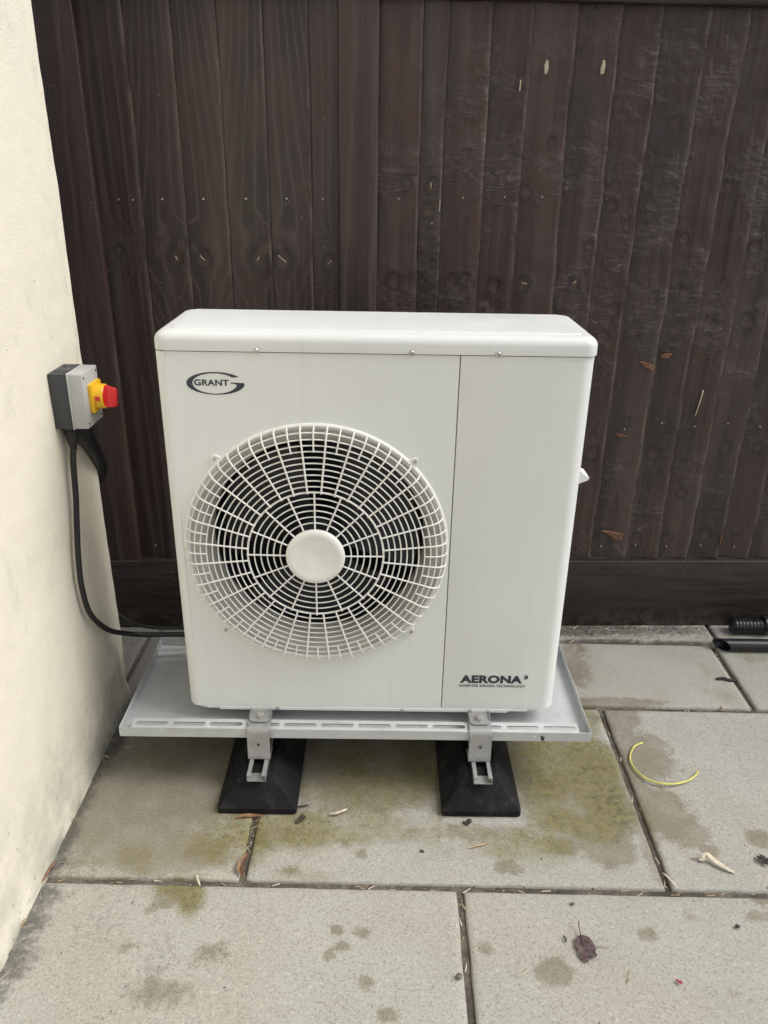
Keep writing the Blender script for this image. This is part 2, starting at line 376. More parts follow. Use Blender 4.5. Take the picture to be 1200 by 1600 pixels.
MOSS = [(0.545,0.025,0.07,0.17,1.0),(0.57,-0.15,0.05,0.06,0.7),(0.45,-0.147,0.09,0.061,0.7),(-0.158,-0.185,0.088,0.054,1.0),(-0.259,-0.196,0.058,0.067,0.9),(-0.338,-0.234,0.071,0.055,0.7),(-0.027,-0.174,0.177,0.049,0.6),(0.064,-0.007,0.288,0.119,0.6),(0.458,0.046,0.115,0.152,0.8),(0.52,-0.166,0.089,0.049,0.8),(0.56,0.214,0.05,0.056,0.9),(0.585,-0.041,0.035,0.14,0.9),(0.362,-0.224,0.101,0.046,0.7),(0.162,-0.209,0.116,0.047,0.4),(-0.411,-0.345,0.04,0.024,0.9),(-0.365,-0.368,0.026,0.04,0.9),(-0.521,-0.289,0.082,0.034,0.5),(-0.132,-0.317,0.082,0.02,0.4),(1.19,0.589,0.125,0.076,0.5),(0.203,0.14,0.257,0.08,0.6),(1.01,0.414,0.058,0.136,0.3)]
DIRT = [(-0.72,0.50,0.16,0.24,1.25),(-0.62,0.30,0.07,0.14,1.1),(-0.45,0.62,0.3,0.10,1.),(-0.669,0.175,0.027,0.14,1),(-0.696,0.026,0.029,0.097,0.9),(-0.69,-0.105,0.03,0.085,0.9),(-0.684,-0.221,0.028,0.056,1.0),(-0.679,-0.291,0.03,0.026,0.9),(-0.68,-0.372,0.046,0.031,0.9),(-0.682,-0.432,0.044,0.052,0.9),(-0.671,-0.514,0.042,0.054,0.8),(-0.673,-0.565,0.029,0.05,0.7),(-0.701,0.409,0.057,0.208,1),(0.664,0.671,0.128,0.04,1),(0.792,0.674,0.149,0.04,0.9),(0.984,0.679,0.129,0.032,0.8),(0.754,0.608,0.125,0.011,1),(0.979,0.603,0.125,0.011,1),(-0.394,-0.511,0.048,0.054,0.45),(1.1,0.762,0.133,0.042,0.7),(-0.404,-0.562,0.07,0.064,0.35),(-0.538,-0.444,0.063,0.059,0.4),(0.581,-0.105,0.046,0.131,0.5)]
def field(xy, blobs):
    f = np.zeros(len(xy))
    for (bx, by, rx, ry, a) in blobs:
        d2 = ((xy[:, 0] - bx) / (rx * 1.15)) ** 2 + ((xy[:, 1] - by) / (ry * 1.15)) ** 2
        f = np.maximum(f, a * np.exp(-.7 * d2 ** 1.4))
    return f
def slab(u0, u1, v0, v1, step):
    g = .0075
    u0 += g; u1 -= g; v0 += g; v1 -= g
    nu = max(2, int((u1 - u0) / step)); nv = max(2, int((v1 - v0) / step))
    us = np.linspace(u0 + .004, u1 - .004, nu + 1); vv = np.linspace(v0 + .004, v1 - .004, nv + 1)
    U, V = np.meshgrid(us, vv); U = U.ravel(); V = V.ravel()
    dz = random.uniform(-.0015, .0015); tx = random.uniform(-.0015, .0015); ty = random.uniform(-.0015, .0015)
    ca, sa = math.cos(PA), math.sin(PA)
    W = lambda u, v, z: (u * ca - v * sa, u * sa + v * ca, z)
    Z = dz + tx * (U - u0) + ty * (V - v0)
    vs = [W(a, b, z) for a, b, z in zip(U, V, Z)]
    fs = [(j * (nu + 1) + i, j * (nu + 1) + i + 1, (j + 1) * (nu + 1) + i + 1, (j + 1) * (nu + 1) + i) for j in range(nv) for i in range(nu)]
    per = [(i, 0) for i in range(nu)] + [(nu, j) for j in range(nv)] + [(i, nv) for i in range(nu, 0, -1)] + [(0, j) for j in range(nv, 0, -1)]
    idx = [j * (nu + 1) + i for i, j in per]
    ring1, ring2 = [], []
    for (i, j) in per:
        u, v = us[i], vv[j]
        z0 = dz + tx * (u - u0) + ty * (v - v0)
        wob = .0016 * mnoise.noise(Vector((u * 18, v * 18, 3)))
        eu = -1 if i == 0 else (1 if i == nu else 0); ev = -1 if j == 0 else (1 if j == nv else 0)
        k1 = .004 + wob
        ring1.append(W(u + eu * k1, v + ev * k1, z0 - .0032)); ring2.append(W(u + eu * k1, v + ev * k1, -.04))
    b = len(vs); n = len(per); vs += ring1 + ring2
    for a in range(n):
        c = (a + 1) % n
        fs.append((idx[c], idx[a], b + a, b + c)); fs.append((b + c, b + a, b + n + a, b + n + c))
    mb = MB(); mb.add(vs, fs)
    o = mb.build('paving_slab', M['slab'], ground, recalc=False, sharp=60)
    xy = np.array([v[:2] for v in vs])
    for nm, bl in (('damp', DAMP), ('moss', MOSS), ('dirt', DIRT)):
        at = o.data.attributes.new(nm, 'FLOAT', 'POINT'); at.data.foreach_set('value', field(xy, bl).astype(np.float32))
    return o
Y1, Y2, Y3 = -.3367, .2784, .612
rows = [(Y1 - .612, Y1, .196), (Y1, Y2, .638), (Y2, Y3, 1.0755), (Y3, .86, 1.103), (Y1 - 1.224, Y1 - .612, .65), (Y1 - 1.836, Y1 - 1.224, .21), (Y1 - 2.448, Y1 - 1.836, .6)]
for ri, (v0, v1, uj) in enumerate(rows):
    for kk in range(-3, 4):
        ua = uj + kk * .903; ub = ua + .903
        if ub < -.75 or ua > 3.2: continue
        near = ri < 4 and ua < 1.4
        slab(ua, ub, v0, v1, .011 if near else .1)

# ------------------------------------------------------------------ house wall
XW, YE = -.6897, .2995
def wall_mesh():
    mb = MB(); ys = list(np.linspace(-3.2, -.9, 24)) + list(np.linspace(-.88, YE - .014, 110)); zs = list(np.linspace(-.05, 1.9, 170)) + [2.2, 2.6, 3.0]
    # rounded outer corner appended after the flat
    prof = [(XW, y) for y in ys]
    for a in (18, 36, 54, 72, 90): prof.append((XW - .014 + .014 * math.cos(R(a)), YE - .014 + .014 * math.sin(R(a))))
    prof += [(XW - .05, YE), (XW - .15, YE), (XW - .28, YE), (XW - .28, -3.2)]
    n = len(prof); vs = []; fs = []
    for z in zs:
        for i, (px, py) in enumerate(prof):
            if i < n - 2:
                w = mnoise.noise(Vector((px * 3 + 5, py * 6, z * 6))) * .0022 + mnoise.noise(Vector((px * 9, py * 25, z * 22))) * .0008
                e = mnoise.noise(Vector((1.7, 4.2, z * 5))) * .004 + mnoise.noise(Vector((8, 2, z * 22))) * .0016 if i >= len(ys) - 1 else 0
                base = .010 * max(0, 1 - z / .05) if i < n - 3 else 0
                vs.append((px + w + base * .6, py + e + (base if i >= len(ys) else 0), z))
            else: vs.append((px, py, z))
    for j in range(len(zs) - 1):
        for i in range(n):
            i2 = (i + 1) % n
            fs.append((j * n + i, j * n + i2, (j + 1) * n + i2, (j + 1) * n + i))
    fs.append(tuple(range((len(zs) - 1) * n, len(zs) * n)))
    mb.add(vs, fs); return mb
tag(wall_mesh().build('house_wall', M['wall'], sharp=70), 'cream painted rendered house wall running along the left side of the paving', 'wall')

# ------------------------------------------------------------------ fence
FA = .028
fence = empty('fence', (0, .7067, 0), 'dark brown stained timber fence of overlapping vertical boards behind the white unit', 'fence', rz=FA)
ZB, ZT = .247, 1.757
def board(s0, s1, kn, rough, warp, grain_kind, zb=ZB, zt=ZT, seed=0, detail=True):
    rg = random.Random(seed); nx, nz = (12, 150) if detail else (5, 24)
    under = .014; a0 = s0 - under; w = s1 - a0
    S_ = np.linspace(0, 1, nx + 1); Zs = np.linspace(zb + rg.uniform(-.002, .002), zt, nz + 1)
    vs = []; G = []; K = []; E_ = []
    c0 = rg.uniform(.25, .75); ph = rg.uniform(0, 20); dirn = rg.choice((-1, 1))
    for z in Zs:
        ew = warp * mnoise.noise(Vector((seed * 3.1, 0, z * 3.2))) + warp * .45 * mnoise.noise(Vector((seed * 1.3, 5, z * 11)))
        bow = .002 * mnoise.noise(Vector((seed, 9, z * 1.5)))
        for s in S_:
            sx = a0 + s * (w + ew)
            t = .004 + .0105 * s + bow + (.0026 * rough * mnoise.noise(Vector((sx * 14, seed, z * 12)))) + (.0014 * rough * mnoise.noise(Vector((sx * 30, seed + 3, z * 45))))
            if s >= 1: t -= .0022
            g = 0
            if grain_kind == 0: g = ((s - c0) * 2) ** 2 * 2.3 + dirn * z * 1.25 + ph
            elif grain_kind == 1: g = s * 4.2 + .35 * z * dirn + ph
            else:
                hz = z - 1.165
                g = abs(sx - grain_kind) / (.011 + .030 * math.exp(-abs(hz) / (.32 if hz > 0 else .12))) * .85
            g += .5 * mnoise.noise(Vector((sx * 7, seed * 2.2, z * 1.6)))
            kv = 0.
            for (ks, kz, kr) in kn:
                d = math.hypot(sx - ks, (z - kz) * .8) * (1 + (.12 + .45 * rough) * mnoise.noise(Vector((sx * 45 + kz * 9, seed, z * 45)))); wgt = math.exp(-(d / (2.1 * kr)) ** 2)
                g = g * (1 - wgt) + (d / kr * 1.15) * wgt
                kv = max(kv, math.exp(-(d / kr) ** 3))
                t += -.0012 * math.exp(-(d / (kr * .8)) ** 2) + .0016 * math.exp(-((d - kr * 1.2) / (kr * .4)) ** 2)
            vs.append((sx, -t, z)); G.append(g); K.append(kv); E_.append(max(0, (s - .95) / .05) * .7 if s < 1 else 1.)
    fs = [(j * (nx + 1) + i, j * (nx + 1) + i + 1, (j + 1) * (nx + 1) + i + 1, (j + 1) * (nx + 1) + i) for j in range(nz) for i in range(nx)]
    b = len(vs); per = [(i, 0) for i in range(nx)] + [(nx, j) for j in range(nz)] + [(i, nz) for i in range(nx, 0, -1)] + [(0, j) for j in range(nz, 0, -1)]
    idx = [j * (nx + 1) + i for i, j in per]; n = len(per)
    for q in idx: vs.append((vs[q][0], .0 if vs[q][1] < -.0 else .001, vs[q][2])); G.append(G[q]); K.append(0); E_.append(E_[q])
    for a in range(n):
        c = (a + 1) % n; fs.append((idx[c], idx[a], b + a, b + c))
    fs.append(tuple(b + a for a in range(n)))
    mb = MB(); mb.add(vs, fs)
    o = mb.build('fence_board', M['timber_rough'] if rough > .5 else M['timber_smooth'], fence, recalc=False, sharp=50)
    for nm, arr in (('grain', G), ('knot', K), ('edge', E_)):
        at = o.data.attributes.new(nm, 'FLOAT', 'POINT'); at.data.foreach_set('value', np.array(arr, dtype=np.float32))
    return o
left = [-.742, -.626, -.513, -.402, -.291, -.180, -.104]
right = [-.010, .102, .162, .271, .369, .480, .590, .690, .805, .905, 1.006, 1.106, 1.21, 1.31, 1.415, 1.52]
lk = {0: [(-.70, 1.17, .014)], 1: [(-.545, 1.155, .020), (-.528, 1.188, .016)], 2: [(-.476, 1.152, .023), (-.497, 1.182, .014)], 3: [(-.326, 1.155, .022), (-.31, 1.185, .018)],
      4: [(-.262, 1.152, .025), (-.268, 1.188, .013)], 5: [(-.135, 1.147, .018), (-.15, .72, .02)]}
lboards = []
for i in range(len(left) - 1):
    lboards.append(board(left[i], left[i + 1], lk.get(i, []), .2, .0025, {1: -.511, 2: -.515, 3: -.289, 4: -.293}.get(i, 1), seed=i + 1))
rboards = []
rk = {0: [(.04, 1.1, .02), (.07, 1.35, .014)], 1: [(.138, 1.343, .018), (.128, 1.28, .018), (.12, 1.1, .012)], 2: [(.20, 1.099, .017), (.235, 1.11, .013), (.22, 1.42, .012)],
      3: [(.318, 1.09, .018), (.30, 1.36, .013)], 4: [(.40, 1.095, .018), (.385, 1.33, .015), (.445, 1.45, .012)], 5: [(.541, 1.097, .016), (.50, 1.36, .014), (.57, 1.2, .012)],
      6: [(.64, .95, .018), (.66, 1.03, .016), (.62, 1.3, .015), (.655, .6, .02)], 7: [(.73, .97, .02), (.77, 1.06, .015), (.74, 1.25, .016), (.76, 1.5, .016), (.745, .70, .014)],
      8: [(.85, .98, .018), (.86, 1.07, .02), (.83, 1.22, .014), (.86, .70, .013), (.845, .6, .018), (.83, .31, .02)], 9: [(.94, .99, .02), (.96, 1.1, .014), (.93, 1.35, .015), (.95, .47, .016), (.93, .31, .018)],
      10: [(1.05, 1.0, .02), (1.06, .62, .018), (1.03, 1.2, .016), (1.05, .33, .02)], 11: [(1.15, .95, .02), (1.16, .62, .016), (1.15, .35, .018), (1.14, 1.15, .016)], 12: [(1.26, .9, .02), (1.26, .4, .02)], 13: [(1.36, 1., .02)]}
for i in range(len(right) - 1):
    rboards.append(board(right[i], right[i + 1], rk.get(i, []), 1.0 if i > 3 else .6, .009 if i > 3 else .004, 0 if i % 3 else 1, seed=i + 31))
for i, x0 in enumerate(np.arange(1.645, 2.7, .105)): board(x0 - .02 if i else 1.62, x0 + .105, [], 1., .004, i % 2, seed=i + 61, detail=False)
for i, x0 in enumerate(np.arange(-2.0, -.85, .11)): board(x0, min(x0 + .11, -.83), [], .2, .002, 1, seed=i + 81, detail=False)
def rail(name, x0, x1, y0, y1, z0, z1, mat, r=.003, vertical=False, wav=.0012):
    mb = MB(); L = x1 - x0 if not vertical else z1 - z0; n = max(4, int(L / .03)); rings = []
    for i in range(n + 1):
        t = i / n; d = wav * mnoise.noise(Vector((x0 * 3 + 7 + (0 if vertical else t * L * 4), z0 * 5 + (t * L * 3 if vertical else 0), y0)))
        if vertical: rings.append([(u + d, v, z0 + t * L) for u, v in rrect(x0, x1, y0, y1, r, 2)])
        else: rings.append([(x0 + t * L, v, w + d) for v, w in rrect(y0, y1, z0, z1, r, 2)])
    mb.loops(rings); return mb.build(name, mat, fence, sharp=50)
def timber_attrs(o, vert=True):
    n = len(o.data.vertices); co = np.zeros(n * 3); o.data.vertices.foreach_get('co', co); co = co.reshape(-1, 3)
    g = co[:, 0] * 14 + .3 * np.sin(co[:, 2] * 2.1)
    for nm, arr in (('grain', g), ('knot', g * 0), ('edge', g * 0)):
        at = o.data.attributes.new(nm, 'FLOAT', 'POINT'); at.data.foreach_set('value', arr.astype(np.float32))
for (x0, x1) in ((-.835, -.740), (-.1075, -.0065), (1.63, 1.73)):
    timber_attrs(rail('fence_post', x0, x1, -.026, .07, .0, 1.757, M['timber_smooth'], .004, True))
rail('gravel_board', -2.0, -.8365, -.030, .02, .003, .243, M['gravel_board'])
rail('gravel_board', -.8345 + .0, -.060, -.031, .02, .003, .243, M['gravel_board'], .004)
rail('gravel_board', -.058, 2.75, -.030, .02, .003, .243, M['gravel_board'], .004)
rail('cap_rail', -2.0, 2.75, -.034, .05, 1.758, 1.779, M['gravel_board'], .003)
for z in (.42, 1.02, 1.62): rail('arris_rail', -2., 2.75, .0712 if False else .022, .062, z, z + .07, M['gravel_board'])
mb = MB()
for (x, z) in [(-.684, 1.297), (-.646, 1.297), (-.57, 1.3), (-.463, 1.302), (-.352, 1.304), (-.245, 1.306), (-.15, 1.307), (.05, 1.31), (.14, 1.25), (.22, 1.315), (.33, 1.318), (.43, 1.32), (.04, .75), (.62, .66), (.74, .68), (.85, .70), (.95, .69), (1.05, .70), (1.15, .69), (.72, .29), (.83, .295), (.93, .29), (1.04, .295), (1.15, .29), (-.79, .29), (-.69, .29), (-.57, .29)]:
    mb.lathe([(.0024, -.0185), (.0026, -.0155), (.0026, -.004)], (x, 0, z), 'Y', 8)
tag(mb.build('nail', M['screw'], fence), kind='stuff')
mb = MB()
for (xa, za, xb, zb_) in ((-.331, 1.148, -.324, 1.158), (-.272, 1.163, -.252, 1.146), (-.482, 1.160, -.470, 1.148), (-.548, 1.158, -.543, 1.148), (-.138, 1.143, -.130, 1.152), (.133, 1.335, .134, 1.350), (.158, 1.28, .159, 1.31), (.536, 1.10, .545, 1.106), (.395, 1.10, .408, 1.097)):
    mb.tube([(xa, -.0155, za), ((xa + xb) / 2, -.0195, (za + zb_) / 2), (xb, -.0155, zb_)], .0011, 5)
tag(mb.build('knot_split', M['bare'], fence), kind='stuff')
def patch(name, mat, pts, b, y=-.0165, t=.003):
    bx = sum(p[0] for p in pts) / len(pts); bz = sum(p[1] for p in pts) / len(pts)
    big = [(x, y + t, z) for x, z in pts]; mid = [(bx + (x - bx) * .86, y, bz + (z - bz) * .86) for x, z in pts]
    m_ = MB(); m_.loops([big, mid], False, True); return m_.build(name, mat, b, sharp=25)
patch('bare_patch', M['bare'], [(.408, 1.606), (.414, 1.604), (.418, 1.616), (.417, 1.633), (.411, 1.638), (.406, 1.625)], rboards[4], -.0135, .004)
patch('bare_patch', M['bare'], [(.549, 1.606), (.557, 1.607), (.560, 1.624), (.558, 1.638), (.552, 1.640), (.548, 1.622)], rboards[5], -.0150, .004)
patch('bare_patch', M['bare'], [(.347, 1.566), (.350, 1.565), (.351, 1.59), (.348, 1.592)], rboards[3], -.0165, .004)
patch('torn_wood', M['torn'], [(.752, .885), (.775, .882), (.803, .874), (.8035, .855), (.79, .858), (.772, .869)], rboards[7], -.0172, .004)
patch('torn_wood', M['torn'], [(.716, .668), (.735, .663), (.757, .656), (.74, .653), (.722, .657)], rboards[7], -.0145, .004)
patch('torn_wood', M['torn'], [(.715, .345), (.74, .343), (.7855, .333), (.785, .311), (.767, .312), (.742, .328)], rboards[7], -.0175, .005)
patch('torn_wood', M['torn'], [(.815, .905), (.835, .909), (.85, .905), (.843, .894), (.822, .893)], rboards[8], -.0135, .004)
patch('torn_wood', M['bare'], [(.957, .80), (.960, .80), (.957, .77), (.949, .72), (.947, .72), (.953, .765)], rboards[9], -.0155, .004)
patch('torn_wood', M['torn'], [(1.10, .33), (1.104, .34), (1.105, .30), (1.10, .295)], rboards[10], -.0195, .004)

# ------------------------------------------------------------------ heat pump
W2, DEP, ZL, ZS, ZTOP = .436, .2753, .1995, 1.0505, 1.0877
hp = empty('heat_pump', (0, .1376, .1875), 'large cream white air source heat pump with round fan grille standing on the tray', 'heat pump')
def HP(mb, name, mat, par=None, **kw):
    o = mb.build(name, mat, None, **kw); o.parent = par or hp
    o.matrix_parent_inverse = Matrix.Translation((0, -.1376, -.1875))
    return o
def sub(mb, name, mat, par, **kw):            # par already has identity basis in world space
    o = mb.build(name, mat, par, **kw); return o
FC = (-.1245, 0, .621); HR = .274
SEAM = .1655
# left front panel with the fan opening and a wrapped corner
def front_left():
    mb = MB(); x0, x1, z0, z1 = -W2 + .022, SEAM - .0007, ZL, ZS - .0015; n = 128; inner = []; outer = []; mid = []
    for i in range(n):
        a = 2 * math.pi * i / n; ca, sa = math.cos(a), math.sin(a)
        t = min(((x1 - FC[0]) / ca if ca > 1e-9 else 1e9), ((x0 - FC[0]) / ca if ca < -1e-9 else 1e9), ((z1 - FC[2]) / sa if sa > 1e-9 else 1e9), ((z0 - FC[2]) / sa if sa < -1e-9 else 1e9))
        inner.append((FC[0] + HR * ca, 0, FC[2] + HR * sa)); outer.append([FC[0] + t * ca, 0, FC[2] + t * sa])
    for cx, cz in ((x0, z0), (x0, z1), (x1, z0), (x1, z1)):
        j = min(range(n), key=lambda q: (outer[q][0] - cx) ** 2 + (outer[q][2] - cz) ** 2); outer[j] = [cx, 0, cz]
    mb.loops([inner, outer], False, False)
    arc = [(-W2 + .022 - .022 * math.sin(R(a)), .022 - .022 * math.cos(R(a))) for a in (0, 12, 24, 36, 48, 60, 72, 84, 90)] + [(-W2, .06)]
    rows_ = [z0, z1]; o = len(mb.v); vs = []
    for i, (px, py) in enumerate(arc):
        cut = .012 * (i / len(arc)) ** 1.5
        vs += [(px, py, z0 + cut), (px, py, z1)]
    mb.add(vs, [(2 * i, 2 * i + 2, 2 * i + 3, 2 * i + 1) for i in range(len(arc) - 1)])
    return mb
HP(front_left(), 'front_panel', M['casing'], solid=-.0012, sharp=30)
def front_right():
    mb = MB(); x0, x1, z0, z1 = SEAM + .0007, W2 - .031, ZL, ZS - .0015
    arc = [(x0, .004), (x0 + .001, .0008), (x0 + .003, 0)] + [(x1 + .031 * math.sin(R(a)), .031 - .031 * math.cos(R(a))) for a in range(0, 91, 9)] + [(W2, .15), (W2, DEP - .02), (W2 - .012, DEP)]
    vs = []
    for i, (px, py) in enumerate(arc): vs += [(px, py, z0), (px, py, z1)]
    mb.add(vs, [(2 * i, 2 * i + 2, 2 * i + 3, 2 * i + 1) for i in range(len(arc) - 1)])
    return mb
HP(front_right(), 'service_panel', M['casing'], solid=.0012, sharp=30)
# shell: back, left side, floor; open in front behind the fan
mb = MB()
mb.box(-W2 + .002, -W2 + .006, .0605, DEP, ZL + .004, ZS - .002); mb.box(-W2 + .0065, W2 - .013, DEP - .004, DEP, ZL + .004, ZS - .002)
mb.box(SEAM + .004, SEAM + .008, .012, DEP - .005, ZL + .004, ZS - .004)
HP(mb, 'body_shell', M['casing'])
mb = MB(); mb.prism(rrect(-W2 + .008, W2 - .03, .006, DEP - .006, .03, 5), lambda u, w, h: (u, w, h), .1885, ZL - .0006)
HP(mb, 'base_pan', M['casing'], sharp=30)
mb = MB(); mb.box(-.365, .325, -.0022, .02, .1895, .1985, .0008, 1); mb.box(-.395, .372, -.0008, .02, .1925, .1984, .0008, 1); HP(mb, 'base_lip', M['casing'], sharp=30)
mb = MB()
rings = []
for z, ins in ((ZS, .002), (ZS + .0006, 0), (ZS + .019, 0), (ZS + .0245, .0012), (ZS + .0300, .0045), (ZS + .0345, .010), (ZTOP - .0006, .0165), (ZTOP, .022), (ZTOP + .0002, .031), (ZTOP + .0030, .0335), (ZTOP + .0034, .037)):
    rr = max(.027 - ins * .6, .010)
    rings.append([(u, w, z) for u, w in rrect(-W2 - .002 + ins, W2 + .002 - ins, -.003 + ins, DEP + .003 - ins, rr, 7)])
mb.loops(rings); HP(mb, 'top_cover', M['casing_top'], sharp=32)
# bell mouth + dark interior + fan
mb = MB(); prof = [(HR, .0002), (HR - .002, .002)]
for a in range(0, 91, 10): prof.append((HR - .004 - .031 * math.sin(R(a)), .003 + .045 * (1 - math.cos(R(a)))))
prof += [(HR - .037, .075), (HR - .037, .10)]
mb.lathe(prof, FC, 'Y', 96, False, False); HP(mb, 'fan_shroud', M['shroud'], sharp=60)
mb = MB(); mb.box(-W2 + .008, SEAM + .003, .205, .265, ZL + .004, ZS - .005)
HP(mb, 'heat_exchanger', M['coil'])
mb = MB(); mb.lathe([(HR - .0385, .077), (HR - .0385, .2)], FC, 'Y', 64, False, False); HP(mb, 'fan_housing', M['coil'], sharp=60)
fan = MB()
fan.lathe([(.001, .052), (.03, .053), (.046, .058), (.05, .066), (.05, .14), (.001, .141)], FC, 'Y', 32)
fan_o = HP(fan, 'fan', M['coil'])
for b_ in range(3):
    bm_ = MB(); rows_ = []
    for i in range(9):
        r_ = .048 + (.225 - .048) * i / 8; rw = []
        for j in range(9):
            t = j / 8; a = R(120 * b_ + 18) + (t - .5) * R(98) * (.75 + .3 * i / 8) + .25 * i / 8
            rw.append((FC[0] + r_ * math.cos(a), .062 + .075 * t + .012 * math.sin(t * math.pi), FC[2] + r_ * math.sin(a)))
        rows_.append(rw)
    vs = [p for rw in rows_ for p in rw]
    bm_.add(vs, [(i * 9 + j, i * 9 + j + 1, (i + 1) * 9 + j + 1, (i + 1) * 9 + j) for i in range(8) for j in range(8)])
    sub(bm_, 'fan_blade', M['dark'], fan_o, solid=.003)
# grille
def gy(r):                                    # dome profile of the grille, y in front of the panel
    if r < .245: return -.030 - .004 * (1 - r / .245)
    t = min(1, (r - .245) / .038); return -.030 * math.sqrt(max(0, 1 - t ** 2.4)) - .004 * t
def gp(r, a, dy=0): return (FC[0] + r * math.cos(a), gy(r) + dy, FC[2] + r * math.sin(a))
mb = MB(); mb.lathe([(.2785, .001), (.2785, -.0055), (.2805, -.0075), (.2835, -.0075), (.286, -.0055), (.287, .001)], FC, 'Y', 128, False, False)
grille = HP(mb, 'fan_grille', M['grille'], sharp=50)
RI = .1455
def ring(r, tr=.00155, n=96):
    return MB().tube([gp(r, 2 * math.pi * i / n, .0028) for i in range(n)], tr, 6, True)
for i in range(1, 6): sub(ring(.0625 + (RI - .0625) * i / 6), 'grille_ring', M['grille'], grille)
sub(ring(RI, .0023), 'grille_ring', M['grille'], grille)
for i in range(1, 11): sub(ring(RI + .0127 * i), 'grille_ring', M['grille'], grille)
def spoke(r0_, r1_, a, tr):
    n = 4 if r1_ < .24 else 14; rs = [r0_ + (r1_ - r0_) * i / n for i in range(n + 1)]
    if r1_ > .27: rs = [r0_, (r0_ + .245) / 2, .245, .254, .262, .269, .275, .279, .2815, .2828]
    if r1_ > .27 and r0_ > .21: rs = [r0_, .238, .245, .254, .262, .269, .275, .279, .2815, .2828]
    return MB().tube([gp(r, a) for r in rs], tr, 6)
for i in range(16): sub(spoke(.058, RI + .002, 2 * math.pi * i / 16, .0019), 'grille_spoke', M['grille'], grille)
for i in range(32): sub(spoke(RI - .002, .283, 2 * math.pi * (i + .5) / 32, .0020), 'grille_spoke', M['grille'], grille)
for i in range(32): sub(spoke(.2335, .283, 2 * math.pi * i / 32, .0017), 'grille_spoke', M['grille'], grille)
mb = MB(); mb.lathe([(.056, -.028), (.062, -.030), (.0635, -.036), (.0625, -.040), (.059, -.0425), (.050, -.0430), (.048, -.0424), (.026, -.0424), (.018, -.0408), (.008, -.0395), (.001, -.039)], FC, 'Y', 64)
sub(mb, 'hub_cap', M['grille'], grille, sharp=60)
for (dx, dz) in ((-.2125, -.2075), (-.2055, .207), (.2095, .21), (.2095, -.2015)):
    a = math.atan2(dz, dx); ca, sa = math.cos(a), math.sin(a); pl = []
    for (u, w) in ((.279, -.017), (.289, -.009), (.2945, -.0075), (.300, -.004), (.3015, .0), (.300, .004), (.2945, .0075), (.289, .009), (.279, .017)): pl.append((FC[0] + u * ca - w * sa, FC[2] + u * sa + w * ca))
    mb = MB(); mb.prism(pl, lambda u, w, h: (u, h, w), -.006, .001); tb = sub(mb, 'mounting_tab', M['grille'], grille)
    cx, cz = FC[0] + .2935 * ca, FC[2] + .2935 * sa
    mb = MB(); mb.lathe([(.0042, -.0064), (.004, -.0088), (.0022, -.0094), (.0020, -.0078), (.0005, -.0078)], (cx, 0, cz), 'Y', 16); HP(mb, 'screw', M['screw'])
for (x, y, z) in ((-.235, -.003, 1.0535), (.069, -.003, 1.0535), (.239, -.003, 1.0535)):
    mb = MB(); mb.lathe([(.0058, .001), (.0056, -.0018), (.0042, -.0036), (.002, -.0042), (.0018, -.003), (.0004, -.003)], (x, y, z), 'Y', 18); HP(mb, 'screw', M['screw'])
for x in (-.226, .072, .236):
    mb = MB(); mb.lathe([(.0048, .002), (.0046, -.0012), (.003, -.0024), (.001, -.0026)], (x, -.0022, .194), 'Y', 14); HP(mb, 'screw', M['screw'])
# carrying handle lip on the right side
mb = MB(); mb.prism([(0, -.020), (.026, -.010), (.040, -.004), (.042, .002), (.034, .006), (.012, .024), (0, .030)], lambda u, w, h: (W2 - .001 + u, h, .758 + w), .095, .150); HP(mb, 'side_handle', M['grille'], sharp=30)
# rear feet rails under the unit
# lettering
def letters(name, s, x0, x1, z0, z1, off=.0, y=-.0007, par=None, shear=0):
    cu = bpy.data.curves.new(name, 'FONT'); cu.body = s; cu.size = 1; cu.offset = off; cu.shear = shear; cu.resolution_u = 6
    if len(s) > 1: cu.space_character = 1.06
    t = bpy.data.objects.new(name + '_curve', cu); COL.objects.link(t)
    bpy.context.view_layer.update()
    me = bpy.data.meshes.new_from_object(t); bpy.data.objects.remove(t)
    co = np.zeros(len(me.vertices) * 3); me.vertices.foreach_get('co', co); co = co.reshape(-1, 3)
    mn, mx = co[:, :2].min(0), co[:, :2].max(0)
    out = np.zeros_like(co); out[:, 0] = x0 + (co[:, 0] - mn[0]) / (mx[0] - mn[0]) * (x1 - x0); out[:, 2] = z0 + (co[:, 1] - mn[1]) / (mx[1] - mn[1]) * (z1 - z0); out[:, 1] = y
    me.vertices.foreach_set('co', out.ravel()); me.materials.clear(); me.materials.append(M['ink'])
    o = bpy.data.objects.new(name, me); COL.objects.link(o); o.parent = hp; o.matrix_parent_inverse = Matrix.Translation((0, -.1376, -.1875)); return o
letters('lettering', 'AERONA', .2065, .3535, .2735, .2960, .055)
letters('lettering', '3', .3560, .3665, .2860, .2970, .05)
letters('lettering', 'INVERTER DRIVEN TECHNOLOGY', .2055, .3625, .2625, .2695, .022)
LX, LZ, LU, LV = -.319, .9865, .000127, .000121
def lg(px, py): return (LX + (px - 565) * LU, LZ - (py - 290) * LV)
letters('lettering', 'GRANT', lg(230, 0)[0], lg(775, 0)[0], lg(0, 334)[1], lg(0, 226)[1], .03)
def ell(cx, cy, rx, ry, a0, a1, n): return [(cx + rx * math.cos(R(a0 + (a1 - a0) * i / n)), cy - ry * math.sin(R(a0 + (a1 - a0) * i / n))) for i in range(n + 1)]
mb = MB()
a_top_o = math.degrees(math.acos((935 - 565) / 455)); a_top_i = math.degrees(math.acos((832 - 552) / 352))
N_ = 72
oarc = ell(565, 292, 455, 190, a_top_o, 358, N_); iarc = ell(552, 294, 348, 171, a_top_i, 342, N_)
